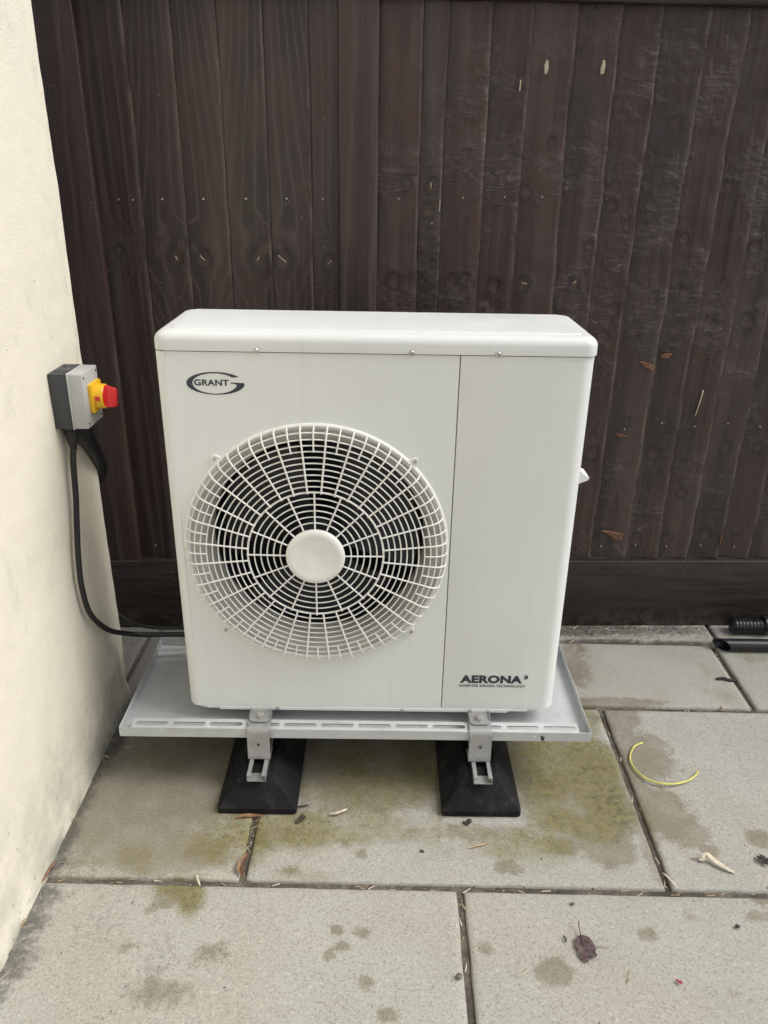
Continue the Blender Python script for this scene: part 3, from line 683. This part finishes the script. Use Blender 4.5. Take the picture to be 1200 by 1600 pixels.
oarc[-1] = (1012, 280); iarc[-1] = (900, 330)
vs = []
for (o_, i_) in zip(oarc, iarc):
    for q_ in (o_, i_): X_, Z_ = lg(*q_); vs.append((X_, -.0007, Z_))
fs = [(2 * i, 2 * i + 1, 2 * i + 3, 2 * i + 2) for i in range(N_)]
mb.add(vs, fs)
bar = [(1012, 280), (800, 272), (800, 290), (850, 293), (890, 306), (900, 330)]
mb.add([(lg(*q_)[0], -.0007, lg(*q_)[1]) for q_ in bar], [tuple(range(len(bar)))])
HP(mb, 'logo_emblem', M['ink'], recalc=False)

# ------------------------------------------------------------------ drip tray
TX0, TX1, TY0, TY1, TZ, TH = -.590, .516, -.062, .318, .155, .026
tray = empty('drip_tray', ((TX0 + TX1) / 2, (TY0 + TY1) / 2, TZ), 'shallow grey metal drip tray with slotted front edge under the heat pump', 'tray')
def TR(mb, name, mat, **kw):
    o = mb.build(name, mat, None, **kw); o.parent = tray; o.matrix_parent_inverse = Matrix.Translation((-(TX0 + TX1) / 2, -(TY0 + TY1) / 2, -TZ)); return o
mb = MB(); mb.box(TX0 + .0016, TX1 - .0016, TY0 + .0016, TY1 - .0016, TZ, TZ + .0015); TR(mb, 'tray_floor', M['tray'])
mb = MB()
mb.box(TX0, TX1, TY0, TY0 + .0015, TZ, TZ + TH, .0005, 1); TR(mb, 'front_lip', M['tray'])
mb = MB(); mb.box(TX0, TX0 + .0015, TY0 + .0017, TY1, TZ, TZ + TH, .0004, 1); TR(mb, 'side_lip', M['tray'])
mb = MB(); mb.box(TX1 - .0015, TX1, TY0 + .0017, TY1, TZ, TZ + TH, .0004, 1); TR(mb, 'side_lip', M['tray'])
mb = MB(); mb.box(TX0 + .0017, TX1 - .0017, TY1 - .0015, TY1, TZ, TZ + TH, .0004, 1); TR(mb, 'rear_lip', M['tray'])
def slotted():
    mb = MB(); x0, x1, y0, y1 = TX0 + .028, TX1 - .028, TY0 + .0017, TY0 + .036; z = TZ + TH - .0012
    n = 12; pit = (x1 - x0) / n
    for i in range(n):
        a, b_ = x0 + i * pit, x0 + (i + 1) * pit; cx = (a + b_) / 2; hw = pit * .445; r_ = .0062; cy = y0 + .0165
        inner = [(u, w, z) for u, w in rrect(cx - hw, cx + hw, cy - r_, cy + r_, r_ - .0001, 6)]
        outer = []
        for (u, w, _) in inner:                                     # push outwards to the cell border
            du, dw = u - cx, w - cy
            if abs(du) > hw - r_ - 1e-6 and abs(dw) < r_ * .72: outer.append((a if du < 0 else b_, cy + dw * (y1 - y0) / 2 / r_ * .8, z))
            else: outer.append((min(max(u, a), b_) if abs(du) <= hw - r_ else (a if du < 0 else b_), y1 if dw > 0 else y0, z))
        # exact cell corners
        for cxx, cyy in ((a, y0), (a, y1), (b_, y0), (b_, y1)):
            j = min(range(len(outer)), key=lambda q: (outer[q][0] - cxx) ** 2 + (outer[q][1] - cyy) ** 2); outer[j] = (cxx, cyy, z)
        mb.loops([inner, outer], False, False)
    mb.add([(x0, y1, z), (x1, y1, z), (x1, y1 + .001, z - .012), (x0, y1 + .001, z - .012)], [(0, 1, 2, 3)])
    return mb
TR(slotted(), 'slotted_flange', M['tray'], recalc=True, sharp=30, solid=.0012)
mb = MB(); mb.box(.398, .406, TY0 - .0006, TY0 - .0001, .158, .168); mb.box(.396, .402, TY0 - .0006, TY0 - .0001, .1684, .1712); TR(mb, 'sticker_residue', M['ink'])

# ------------------------------------------------------------------ rubber feet and galvanised brackets
def rings_foot(cx):
    base = lambda ins, z, r=.008: [(cx + u, w, z) for u, w in rrect(-.0925 + ins, .0925 - ins, -.1435 + ins, .4565 - ins, r, 3)]
    def lv(hx, y0, y1, z, r): return [(cx + u, w, z) for u, w in rrect(-hx, hx, y0, y1, r, 3)]
    return [base(.001, .0), base(0, .002), base(.0, .016), base(.0025, .020), lv(.040, -.104, .42, .083, .008), lv(.037, -.100, .416, .086, .008)]
def make_foot(cx, label):
    t = empty('equipment_support', (cx, .157, 0), label, 'support', 'rubber supports under the heat pump')
    inv = Matrix.Translation((-cx, -.157, 0))
    def P(mb, name, mat, **kw):
        o = mb.build(name, mat, t, **kw); o.matrix_parent_inverse = inv; return o
    mb = MB(); mb.loops(rings_foot(cx)); P(mb, 'rubber_block', M['rubber'], sharp=24)
    mb = MB(); h = .0215; z0, z1 = .083, .1005
    prof = [(-h, z1), (-h, z0), (h, z0), (h, z1), (h - .0088, z1), (h - .0088, z1 - .005), (h - .0072, z1 - .005), (h - .0072, z1 - .002), (h - .002, z1 - .002), (h - .002, z0 + .002), (-h + .002, z0 + .002), (-h + .002, z1 - .002), (-h + .0072, z1 - .002), (-h + .0072, z1 - .005), (-h + .0088, z1 - .005), (-h + .0088, z1)]
    mb.prism([(u, w) for u, w in prof], lambda u, w, hh: (cx + u, hh, w), -.127, .43); P(mb, 'strut_channel', M['galv'], sharp=30)
    mb = MB(); mb.box(cx - .016, cx + .016, .0, .24, .1008, .153); P(mb, 'spacer', M['rubber'])
    return t
def make_bracket(cx, label):
    t = empty('mounting_bracket', (cx, -.03, .105), label, 'bracket', 'galvanised brackets at the tray edge')
    inv = Matrix.Translation((-cx, .03, -.105))
    def P(mb, name, mat, **kw):
        o = mb.build(name, mat, t, **kw); o.matrix_parent_inverse = inv; return o
    hw = .0262; path = [(.17, .1868), (-.045, .1868)]
    for a in range(0, 91, 15): path.append((-.055 - .014 * math.sin(R(a)), .1728 + .014 * math.cos(R(a))))
    path += [(-.0705, .158), (-.0720, .120), (-.0722, .1195), (-.0735, .1035)]
    vs = []; mb = MB()
    for (y, z) in path: vs += [(cx - hw, y, z), (cx + hw, y, z)]
    mb.add(vs, [(2 * i, 2 * i + 1, 2 * i + 3, 2 * i + 2) for i in range(len(path) - 1)])
    P(mb, 'strap', M['galv'], solid=.0018, sharp=30)
    mb = MB(); mb.box(cx - hw, cx + hw, -.0728, -.03, .1012, .1032); P(mb, 'strap_return', M['galv'])
    # shallow upturned channel foot bolted on top of the strap
    mb = MB(); ch = []
    n = 14; out = []
    for i in range(n + 1):
        u = -hw + .0025 + (2 * hw - .005) * i / n; s_ = abs(u) / hw
        out.append((u, -.0475 + .012 * (max(0, s_ - .55) / .45) ** 1.6))
    mb.loops([[(cx + u, y, z) for u, y in [(-hw + .0025, .16)] + out + [(hw - .0025, .16)]] for z in (.1889, .1905)])
    mb.box(cx - hw + .001, cx - hw + .0025, -.032, .16, .1889, .1965); mb.box(cx + hw - .0025, cx + hw - .001, -.032, .16, .1889, .1965)
    P(mb, 'foot_channel', M['galv'], sharp=30)
    mb = MB(); mb.lathe([(.011, 0), (.011, .0016), (.0085, .0017)], (cx, -.027, .1907), 'Z', 20); mb.lathe([(.0092, .0018), (.0092, .0066), (.0078, .0082), (.003, .0084), (.002, .0074)], (cx, -.027, .1907), 'Z', 6)
    P(mb, 'bolt', M['screw'], sharp=30)
    mb = MB(); mb.lathe([(.0034, -.0742), (.0030, -.0726)], (cx, 0, .1445), 'Y', 14); P(mb, 'bolt_hole', M['screw_recess'])
    return t
make_foot(-.2645, 'black rubber foot with steel channel nearest the cream wall')
make_foot(.2592, 'black rubber foot with steel channel below the printed lettering')
make_bracket(-.2645, 'galvanised strap bracket over the tray edge nearest the cream wall')
make_bracket(.2555, 'galvanised strap bracket over the tray edge below the printed lettering')

# ------------------------------------------------------------------ isolator switch
IX = XW + .002
sw = empty('isolator_switch', (IX, .13, .92), 'grey isolator switch box with red and yellow rotary knob on the cream wall', 'switch')
def SW(mb, name, mat, par=None, **kw):
    o = mb.build(name, mat, None, **kw)
    if par is None: o.parent = sw; o.matrix_parent_inverse = Matrix.Translation((-IX, -.13, -.92))
    else: o.parent = par
    return o
SY0, SY1, SZ0, SZ1 = .083, .1785, .858, .979
mb = MB(); mb.box(IX - .001, IX + .0375, SY0, SY1, SZ0, SZ1, .003, 2)
bb = SW(mb, 'back_box', M['boxgrey'])
mb = MB()
mb.box(IX + .002, IX + .016, SY0 + .012, SY1 - .012, SZ1 - .0008, SZ1 + .0006); mb.box(IX + .021, IX + .035, SY0 + .012, SY1 - .012, SZ1 - .0008, SZ1 + .0006)
for xx in (.009, .028):
    for yy in (.108, .153): mb.lathe([(.0052, .0006), (.0052, .0012), (.0044, .0012), (.0042, .0007)], (IX + xx, yy, SZ1), 'Z', 16)
SW(mb, 'knockout', M['boxgrey'], bb)
mb = MB(); mb.box(IX + .038, IX + .071, SY0 + .001, SY1 - .001, SZ0 + .001, SZ1 - .001, .0028, 2); mb.box(IX + .0378, IX + .042, SY0 - .0006, SY1 + .0006, SZ0 - .0006, SZ1 + .0006, .001, 1)
lid = SW(mb, 'cover', M['lidgrey'])
for (yy, zz_) in ((.093, .968), (.168, .968), (.093, .869), (.168, .869)):
    mb = MB(); mb.lathe([(.0035, .0708), (.0033, .0714), (.0022, .0714), (.002, .0711), (.0003, .0711)], (IX, yy, zz_), 'X', 14); SW(mb, 'cover_screw', M['screw_recess'], lid)
kc = (IX, .1375, .9185)
mb = MB(); pl = rrect(kc[1] - .0305, kc[1] + .0305, kc[2] - .0315, kc[2] + .0315, .004, 4)
for i in range(4): pass
mb.loops([[(IX + .0713, u, w) for u, w in pl], [(IX + .0785, u, w) for u, w in pl], [(IX + .0795, kc[1] + (u - kc[1]) * .96, kc[2] + (w - kc[2]) * .96) for u, w in pl]])
mb.lathe([(.0275, .079), (.0265, .097), (.0255, .0985), (.0238, .0985), (.0236, .094)], kc, 'X', 40, False, False)
bez = SW(mb, 'bezel', M['yellow'], sharp=30)
mb = MB(); mb.box(IX + .083, IX + .093, kc[1] - .0285, kc[1] - .0262, kc[2] - .004, kc[2] + .006, .0005, 1); SW(mb, 'indicator_window', M['red'], bez)
mb = MB(); mb.lathe([(.0236, .080), (.0234, .0965), (.0220, .0985), (.001, .0985)], kc, 'X', 36)
kn_o = SW(mb, 'knob', M['red'], sharp=30)
mb = MB(); ang = R(-14)
gp_ = [(-.0065, -.0235), (.0065, -.0235), (.0055, .0215), (-.0055, .0215)]
rg_ = []
for x_, sc_ in ((.0975, 1.08), (.112, 1.0), (.1195, .92), (.1215, .8)):
    rr_ = []
    for (u, w) in rrect(-.0068 * sc_, .0068 * sc_, -.0245 * (1 if sc_ > .95 else sc_), .0225 * sc_ * (1 if x_ < .1 else .86), .003, 3):
        rr_.append((IX + x_, kc[1] + u * math.cos(ang) - w * math.sin(ang), kc[2] + u * math.sin(ang) + w * math.cos(ang)))
    rg_.append(rr_)
mb.loops(rg_); SW(mb, 'grip', M['red'], kn_o, sharp=35)
mb = MB()
mb.lathe([(.0165, 0), (.0165, -.008), (.0145, -.010), (.0145, -.016), (.0135, -.022), (.0078, -.048), (.0072, -.056)], (IX + .020, .112, SZ0), 'Z', 24); SW(mb, 'cable_gland', M['cable'])
mb = MB(); mb.tube(spline([(IX + .022, .146, SZ0 + .002), (IX + .021, .168, .828), (IX + .019, .200, .795)], 5), .016, 14, rads=[.0255, .0255, .025, .0245, .024, .0235, .023, .0225, .022, .0215, .021]); SW(mb, 'cable_gland', M['cable'])

# ------------------------------------------------------------------ cables
pts = spline([(IX + .020, .112, .806), (IX + .020, .098, .775), (IX + .019, .087, .70), (IX + .016, .074, .63), (IX + .016, .056, .56), (IX + .016, .050, .49), (IX + .017, .071, .405), (IX + .021, .150, .312),
              (-.650, .232, .248), (-.615, .262, .226), (-.52, .272, .222), (-.44, .285, .214), (-.34, .31, .21), (-.24, .32, .21)], 8)
tag(MB().tube(pts, .0066, 12).build('power_cable', M['cable']), 'black power cable drooping from the isolator switch down the wall to the unit', 'cable')
pts = spline([(IX + .019, .196, .799), (IX + .015, .236, .762), (IX + .007, .278, .722), (IX - .008, .318, .67), (IX - .05, .335, .60), (IX - .07, .330, .40), (IX - .08, .325, .12), (IX - .085, .325, .0)], 8)
tag(MB().tube(pts, .0175, 12).build('conduit', M['cable']), 'thick black conduit bending round the end of the cream wall', 'conduit')
pts = spline([(IX - .09, .34, .30), (IX - .03, .325, .262), (-.66, .305, .236), (-.60, .295, .228), (-.52, .300, .224), (-.44, .31, .22), (-.26, .34, .22)], 8)
tag(MB().tube(pts, .0048, 8).build('power_cable', M['cable']), 'thin black cable beside the drooping power cable behind the unit', 'cable')

# ------------------------------------------------------------------ pipe offcuts
mb = MB(); x0 = 1.088; yc, zc, ro, ri = .565, .021, .020, .0172; n = 32; a_out, b_out, a_in = [], [], []
for i in range(n):
    a = 2 * math.pi * i / n; dy, dz = math.cos(a), math.sin(a)
    cut = lambda r: -dy * r * 1.15 - dz * r * .25
    a_out.append((x0 + .012 + cut(ro), yc + dy * ro, zc + dz * ro)); a_in.append((x0 + .012 + cut(ri), yc + dy * ri, zc + dz * ri)); b_out.append((x0 + .75, yc + dy * ro, zc + dz * ro))
b_in = [(x0 + .75, p[1], p[2]) for p in a_in]
mb.loops([b_out, a_out, a_in, b_in], False, False)
vs_n = len(mb.v); mb.add(b_out + b_in, [(i, (i + 1) % n, n + (i + 1) % n, n + i) for i in range(n)])
tag(mb.build('pipe_offcut', M['pipe'], sharp=40), 'straight black plastic pipe with slanted open end lying on the paving', 'pipe')
pf = empty('waste_pipe', (1.30, .668, .0), 'black ribbed pipe end with collar lying against the fence foot', 'pipe')
inv = Matrix.Translation((-1.30, -.668, 0))
mb = MB(); prof = [(.001, .0), (.015, .001), (.020, .004)]
for i in range(9):
    h = .008 + i * .0115
    prof += [(.0235, h), (.0262, h + .003), (.0262, h + .0065), (.0238, h + .009)]
rr_ = []
for (r_, h) in prof:
    rr_.append([(1.166 + h, .668 + r_ * math.cos(2 * math.pi * j / 24) * (1 + .06 * mnoise.noise(Vector((h * 40, j, 1)))), .0275 + r_ * math.sin(2 * math.pi * j / 24) * (1 + .05 * mnoise.noise(Vector((h * 50, j, 4))))) for j in range(24)])
mb.loops(rr_); o = mb.build('ribbed_end', M['pipe'], pf, sharp=50); o.matrix_parent_inverse = inv
mb = MB(); mb.lathe([(.0285, .105), (.031, .107), (.031, .122), (.029, .124)], (1.166, .668, .031), 'X', 28); o = mb.build('collar', M['pipe'], pf); o.matrix_parent_inverse = inv
mb = MB(); mb.lathe([(.0245, .12), (.0245, .7)], (1.166, .668, .030), 'X', 28); o = mb.build('pipe_body', M['pipe'], pf); o.matrix_parent_inverse = inv

# ------------------------------------------------------------------ small things on the paving
pts = spline([(.7155, .118, .004), (.688, .101, .004), (.666, .062, .0035), (.664, .025, .004), (.679, -.012, .006), (.705, -.033, .008), (.742, -.0375, .008), (.783, -.024, .006), (.812, -.002, .0045), (.822, .012, .004)], 8)
tag(MB().tube(pts, .0023, 10).build('wire_offcut', M['wire']), 'curved offcut of thin yellow wire lying on the paving', 'wire')
def lump(name, mat, x, y, size, label, cat, seed, flat=.6, group=None):
    b = bmesh.new(); bmesh.ops.create_icosphere(b, subdivisions=2, radius=size)
    for v in b.verts:
        n_ = 1 + .35 * mnoise.noise(v.co / size * 1.3 + Vector((seed, seed * 2, 0))); v.co *= n_; v.co.z *= flat
    zmin = min(v.co.z for v in b.verts)
    for v in b.verts: v.co += Vector((x, y, -zmin + .0002))
    return tag(MB().bm(b).build(name, mat, sharp=50), label, cat, group)
def stick(name, mat, pts, r, label, cat, group=None, rads=None):
    P = spline(pts, 4); n = len(P); rd = [r * (.55 + .45 * math.sin(math.pi * (.12 + .8 * i / (n - 1)))) for i in range(n)]
    return tag(MB().tube(P, r, 6, rads=rd).build(name, mat, sharp=60), label, cat, group)
def blade(name, mat, pts, w, label, cat, curl=.4, group=None):                    # a dried strap leaf or shaving with a folded section
    P = spline(pts, 5); n = len(P); vs = []
    for i, p_ in enumerate(P):
        t = (P[min(i + 1, n - 1)] - P[max(i - 1, 0)]); t.z = 0; t.normalize(); nrm = Vector((-t.y, t.x, 0))
        ww = w * math.sin(math.pi * (.06 + .88 * i / (n - 1))) ** .7
        vs += [tuple(p_ - nrm * ww + Vector((0, 0, ww * curl))), tuple(p_), tuple(p_ + nrm * ww + Vector((0, 0, ww * curl)))]
    fs = []
    for i in range(n - 1):
        a = 3 * i; fs += [(a, a + 1, a + 4, a + 3), (a + 1, a + 2, a + 5, a + 4)]
    m_ = MB(); m_.add(vs, fs); return tag(m_.build(name, mat, sharp=60, solid=.0006), label, cat, group)
def leafy(name, mat, cx, cy, out, label, cat, rot=0, sc=1., lift=.006, stalk=None):
    n = len(out); m_ = MB(); ca, sa = math.cos(rot), math.sin(rot); rings = []
    for f_ in (1., .66, .33):
        rg_ = []
        for (u, w) in out:
            u2, w2 = u * f_ * sc, w * f_ * sc; X_, Y_ = cx + u2 * ca - w2 * sa, cy + u2 * sa + w2 * ca
            rg_.append((X_, Y_, .0016 + lift * (.5 + .9 * mnoise.noise(Vector((X_ * 70, Y_ * 70, 2)))) * (.4 + f_ * .6)))
        rings.append(rg_)
    m_.loops(rings, False, True)
    if stalk:
        m_.tube(spline([(cx + a * ca - b_ * sa, cy + a * sa + b_ * ca, z_) for a, b_, z_ in stalk], 4), .0011, 5)
    return tag(m_.build(name, mat, sharp=30), label, cat)
lo = [(0, .030), (.008, .027), (.014, .023), (.019, .014), (.021, .006), (.022, -.004), (.019, -.010), (.021, -.018), (.016, -.022), (.010, -.021), (.007, -.015), (.004, -.022), (.002, -.030), (-.003, -.031), (-.007, -.027), (-.013, -.022), (-.015, -.012), (-.012, -.005), (-.016, .0), (-.015, .010), (-.012, .018), (-.008, .024)]
leafy('dead_leaf', M['leaf'], .421, -.478, lo, 'dark purple brown dead leaf with a stalk lying on the front paving', 'leaf', 0, 1.0, .006, [(0, .0, .006), (-.001, .028, .005), (-.001, .044, .008), (0, .052, .011)])
leafy('leaf_scrap', M['leaf_brown'], -.161, -.160, [(.012, .006), (.007, .014), (.0, .009), (-.006, .002), (-.012, -.004), (-.008, -.010), (0, -.009), (.007, -.006), (.011, 0)], 'small brown leaf scrap beside the left rubber foot', 'leaf', .3, 1.1, .006)
sh = []
for i in range(24): sh.append(((.007 + .010 * (i % 3 == 0) + .003 * (i % 2)) * math.cos(i * .2618), (.007 + .012 * (i % 4 == 0)) * math.sin(i * .2618)))
leafy('shrivelled_leaf', M['grit'], .868, -.262, sh, 'black shrivelled leaf with thin lobes near the curled pale leaf', 'leaf', .5, 1.05, .008)
blade('curled_leaf', M['straw_pale'], [(.722, -.262, .003), (.733, -.266, .006), (.742, -.258, .012), (.757, -.272, .007), (.775, -.288, .005), (.790, -.296, .002)], .0056, 'pale curled dry leaf on the right hand paving slab', 'leaf', .45)
stick('stem', M['chip'], [(.708, -.258, .002), (.716, -.261, .004), (.724, -.262, .004)], .0014, 'short brown stem beside the pale curled leaf', 'stem')
leafy('petal', M['petal'], .582, -.546, [(.006, .001), (.004, .004), (0, .003), (-.005, .005), (-.007, .002), (-.004, -.001), (0, -.004), (.005, -.004)], 'tiny crimson petal on the front paving', 'petal', -.4, 1.0, .004)
blade('wood_sliver', M['chip'], [(-.312, -.158, .003), (-.295, -.153, .005), (-.275, -.151, .004), (-.252, -.150, .003)], .0052, 'orange brown wood sliver in front of the left rubber foot', 'wood chip', .2)
blade('dry_blade', M['straw_pale'], [(-.096, -.143, .003), (-.08, -.145, .006), (-.062, -.135, .005), (-.055, -.128, .004)], .0035, 'pale dry leaf blade lying between the two rubber feet', 'leaf', .6)
stick('twig', M['straw'], [(.222, -.238, .003), (.24, -.232, .004), (.258, -.226, .003), (.268, -.220, .003)], .0018, 'thin tan twig in front of the right rubber foot', 'twig')
stick('straw_stem', M['straw_pale'], [(.281, -.538, .002), (.296, -.531, .003), (.308, -.52, .002)], .0012, 'thin pale straw left of the dead purple leaf', 'straw')
stick('straw_stem', M['straw'], [(.440, -.474, .002), (.455, -.475, .003), (.47, -.4755, .002)], .0009, 'hair thin stem touching the dead purple leaf', 'straw')
stick('straw_stem', M['straw'], [(.487, -.548, .002), (.493, -.535, .003), (.499, -.520, .002)], .001, 'thin grey brown straw between the dead leaf and the crimson petal', 'straw')
stick('bark_strip', M['grit'], [(1.025, .407, .003), (1.045, .408, .004), (1.06, .402, .003), (1.082, .401, .003)], .0062, 'dark flat bark strip on the slab right of the unit', 'bark')
stick('twig', M['chip'], [(-.688, -.352, .004), (-.683, -.325, .006), (-.678, -.290, .005)], .0035, 'brown wood splinter against the foot of the cream wall by the joint', 'twig')
stick('twig', M['straw'], [(-.690, -.455, .004), (-.681, -.432, .006)], .004, 'short pale splinter at the cream wall below the joint', 'twig')
lump('pebble', M['stone'], .173, -.540, .0062, 'small grey brown pebble on the edge of the front joint', 'pebble', 1)
lump('pebble', M['grit'], .229, -.160, .0062, 'larger black crumb in front of the right rubber foot', 'pebble', 2)
stick('rubber_crumb', M['grit'], [(.214, -.162, .003), (.226, -.170, .003)], .003, 'black sliver of rubber in front of the right rubber foot', 'crumb')
lump('pebble', M['grit'], .741, -.427, .0045, 'tiny dark pebble right of the dead leaf', 'pebble', 4)
lump('pebble', M['stone'], .421, -.378, .0042, 'tiny brown pebble just below the long joint', 'pebble', 5)
lump('pebble', M['straw_pale'], .851, -.334, .0045, 'tiny white pebble lying in the long joint at the right', 'pebble', 6)
lump('pebble', M['straw_pale'], .99, .273, .005, 'round white pebble in the joint behind the yellow wire', 'pebble', 7)
stick('twig', M['grit'], [(.386, -.452, .002), (.389, -.459, .003), (.388, -.466, .002)], .0018, 'short black bent twig above left of the dead leaf', 'twig')
stick('twig', M['grit'], [(.112, -.244, .002), (.12, -.251, .003)], .002, 'short black twig midway between the feet and the joint', 'twig')
stick('twig', M['grit'], [(-.172, -.122, .003), (-.155, -.119, .004), (-.146, -.116, .004)], .0016, 'black thread of rubber sticking out beside the left foot', 'twig')
blade('dry_blade', M['straw_pale'], [(-.366, -.318, .004), (-.360, -.333, .007), (-.353, -.346, .003)], .0022, 'pale grass blade crossing the long joint left of centre', 'leaf', .4)
blade('dry_blade', M['chip'], [(-.268, -.262, .006), (-.272, -.285, .008), (-.277, -.305, .005), (-.270, -.32, .003)], .007, 'crumpled brown leaf stuck in the joint below the left foot', 'leaf', .9)
blade('dry_blade', M['straw_pale'], [(.632, -.300, .004), (.642, -.318, .005), (.652, -.340, .004)], .0022, 'pale grass blade where two joints meet at the right', 'leaf', .4)
# scattered bits of straw, grit and chips: nobody could count them
def scatter():
    mb = MB(); rg = random.Random(11)
    def bit(x, y, z, L, w, a):
        ca, sa = math.cos(a), math.sin(a); h = w * .8; t = rg.uniform(-.25, .25) * L
        base = [(-L, -w), (L, -w * .5), (L * .9, w * .6), (-L * .9, w)]
        lo_ = [(x + u * ca - v * sa, y + u * sa + v * ca, z) for u, v in base]; hi = [(p_[0], p_[1], p_[2] + h + abs(t) * (1 if i in (1, 2) else 0)) for i, p_ in enumerate(lo_)]
        mb.loops([lo_, hi])
    return mb, rg, bit
ca, sa = math.cos(PA), math.sin(PA); WU = lambda u, v: (u * ca - v * sa, u * sa + v * ca)
for nm, mat, nj, nf, L0, L1 in (('straw_debris', M['straw'], 75, 70, .002, .011), ('pale_straw_debris', M['straw_pale'], 45, 45, .003, .014), ('chip_debris', M['leaf_brown'], 90, 160, .0015, .006), ('grit_debris', M['grit'], 160, 320, .0007, .0022)):
    mb, rg, bit = scatter(); rg.seed(len(nm) * 7)
    for i in range(nj):                               # in the joints
        c_ = rg.random()
        if c_ < .45: u, v, a = rg.uniform(-.70, 1.05), Y1 + rg.uniform(-.006, .006), rg.gauss(0, .35)
        elif c_ < .65: u, v, a = rg.uniform(.5, 1.5), Y2 + rg.uniform(-.006, .006), rg.gauss(0, .4)
        elif c_ < .75: u, v, a = -.265 + rg.uniform(-.006, .006), rg.uniform(Y1, -.145), 1.57 + rg.gauss(0, .3)
        elif c_ < .86: u, v, a = .638 + rg.uniform(-.006, .006), rg.uniform(Y1, Y2), 1.57 + rg.gauss(0, .3)
        elif c_ < .93: u, v, a = 1.0755 + rg.uniform(-.006, .006), rg.uniform(Y2, Y3), 1.57 + rg.gauss(0, .4)
        else: u, v, a = .196 + rg.uniform(-.006, .006), rg.uniform(Y1 - .4, Y1), 1.57 + rg.gauss(0, .4)
        x, y = WU(u, v); L = rg.uniform(L0, L1) * (.8 if nm != 'grit_debris' else 1)
        bit(x, y, -.0072 + rg.uniform(0, .004), L, max(.0005, L * rg.uniform(.06, .15)) if nm != 'grit_debris' else L * .7, a)
    for i in range(nf):                               # along the fence foot and the wall foot, and loose on the slabs
        c_ = rg.random()
        if c_ < .62: x, y = rg.uniform(.55, 1.1), 0; y = .7067 + .028 * x - .035 - abs(rg.gauss(0, .028)); x += 0
        elif c_ < .75: x, y = rg.uniform(.62, 1.1), .605 + rg.gauss(0, .008)
        elif c_ < .84: x, y = rg.uniform(-.86, -.6), rg.uniform(.32, .66)
        elif nm == 'grit_debris': x, y = rg.uniform(-.65, 1.1), rg.uniform(-.72, .3)
        else: x, y = XW + .006 + abs(rg.gauss(0, .012)), rg.uniform(-.6, .2)
        L = rg.uniform(L0, L1); bit(x, y, .0022, L, max(.0005, L * rg.uniform(.05, .13)) if nm != 'grit_debris' else L * .6, rg.uniform(0, 6.28) if c_ > .75 else rg.gauss(0, .5))
    tag(mb.build(nm, mat, sharp=20), kind='stuff')
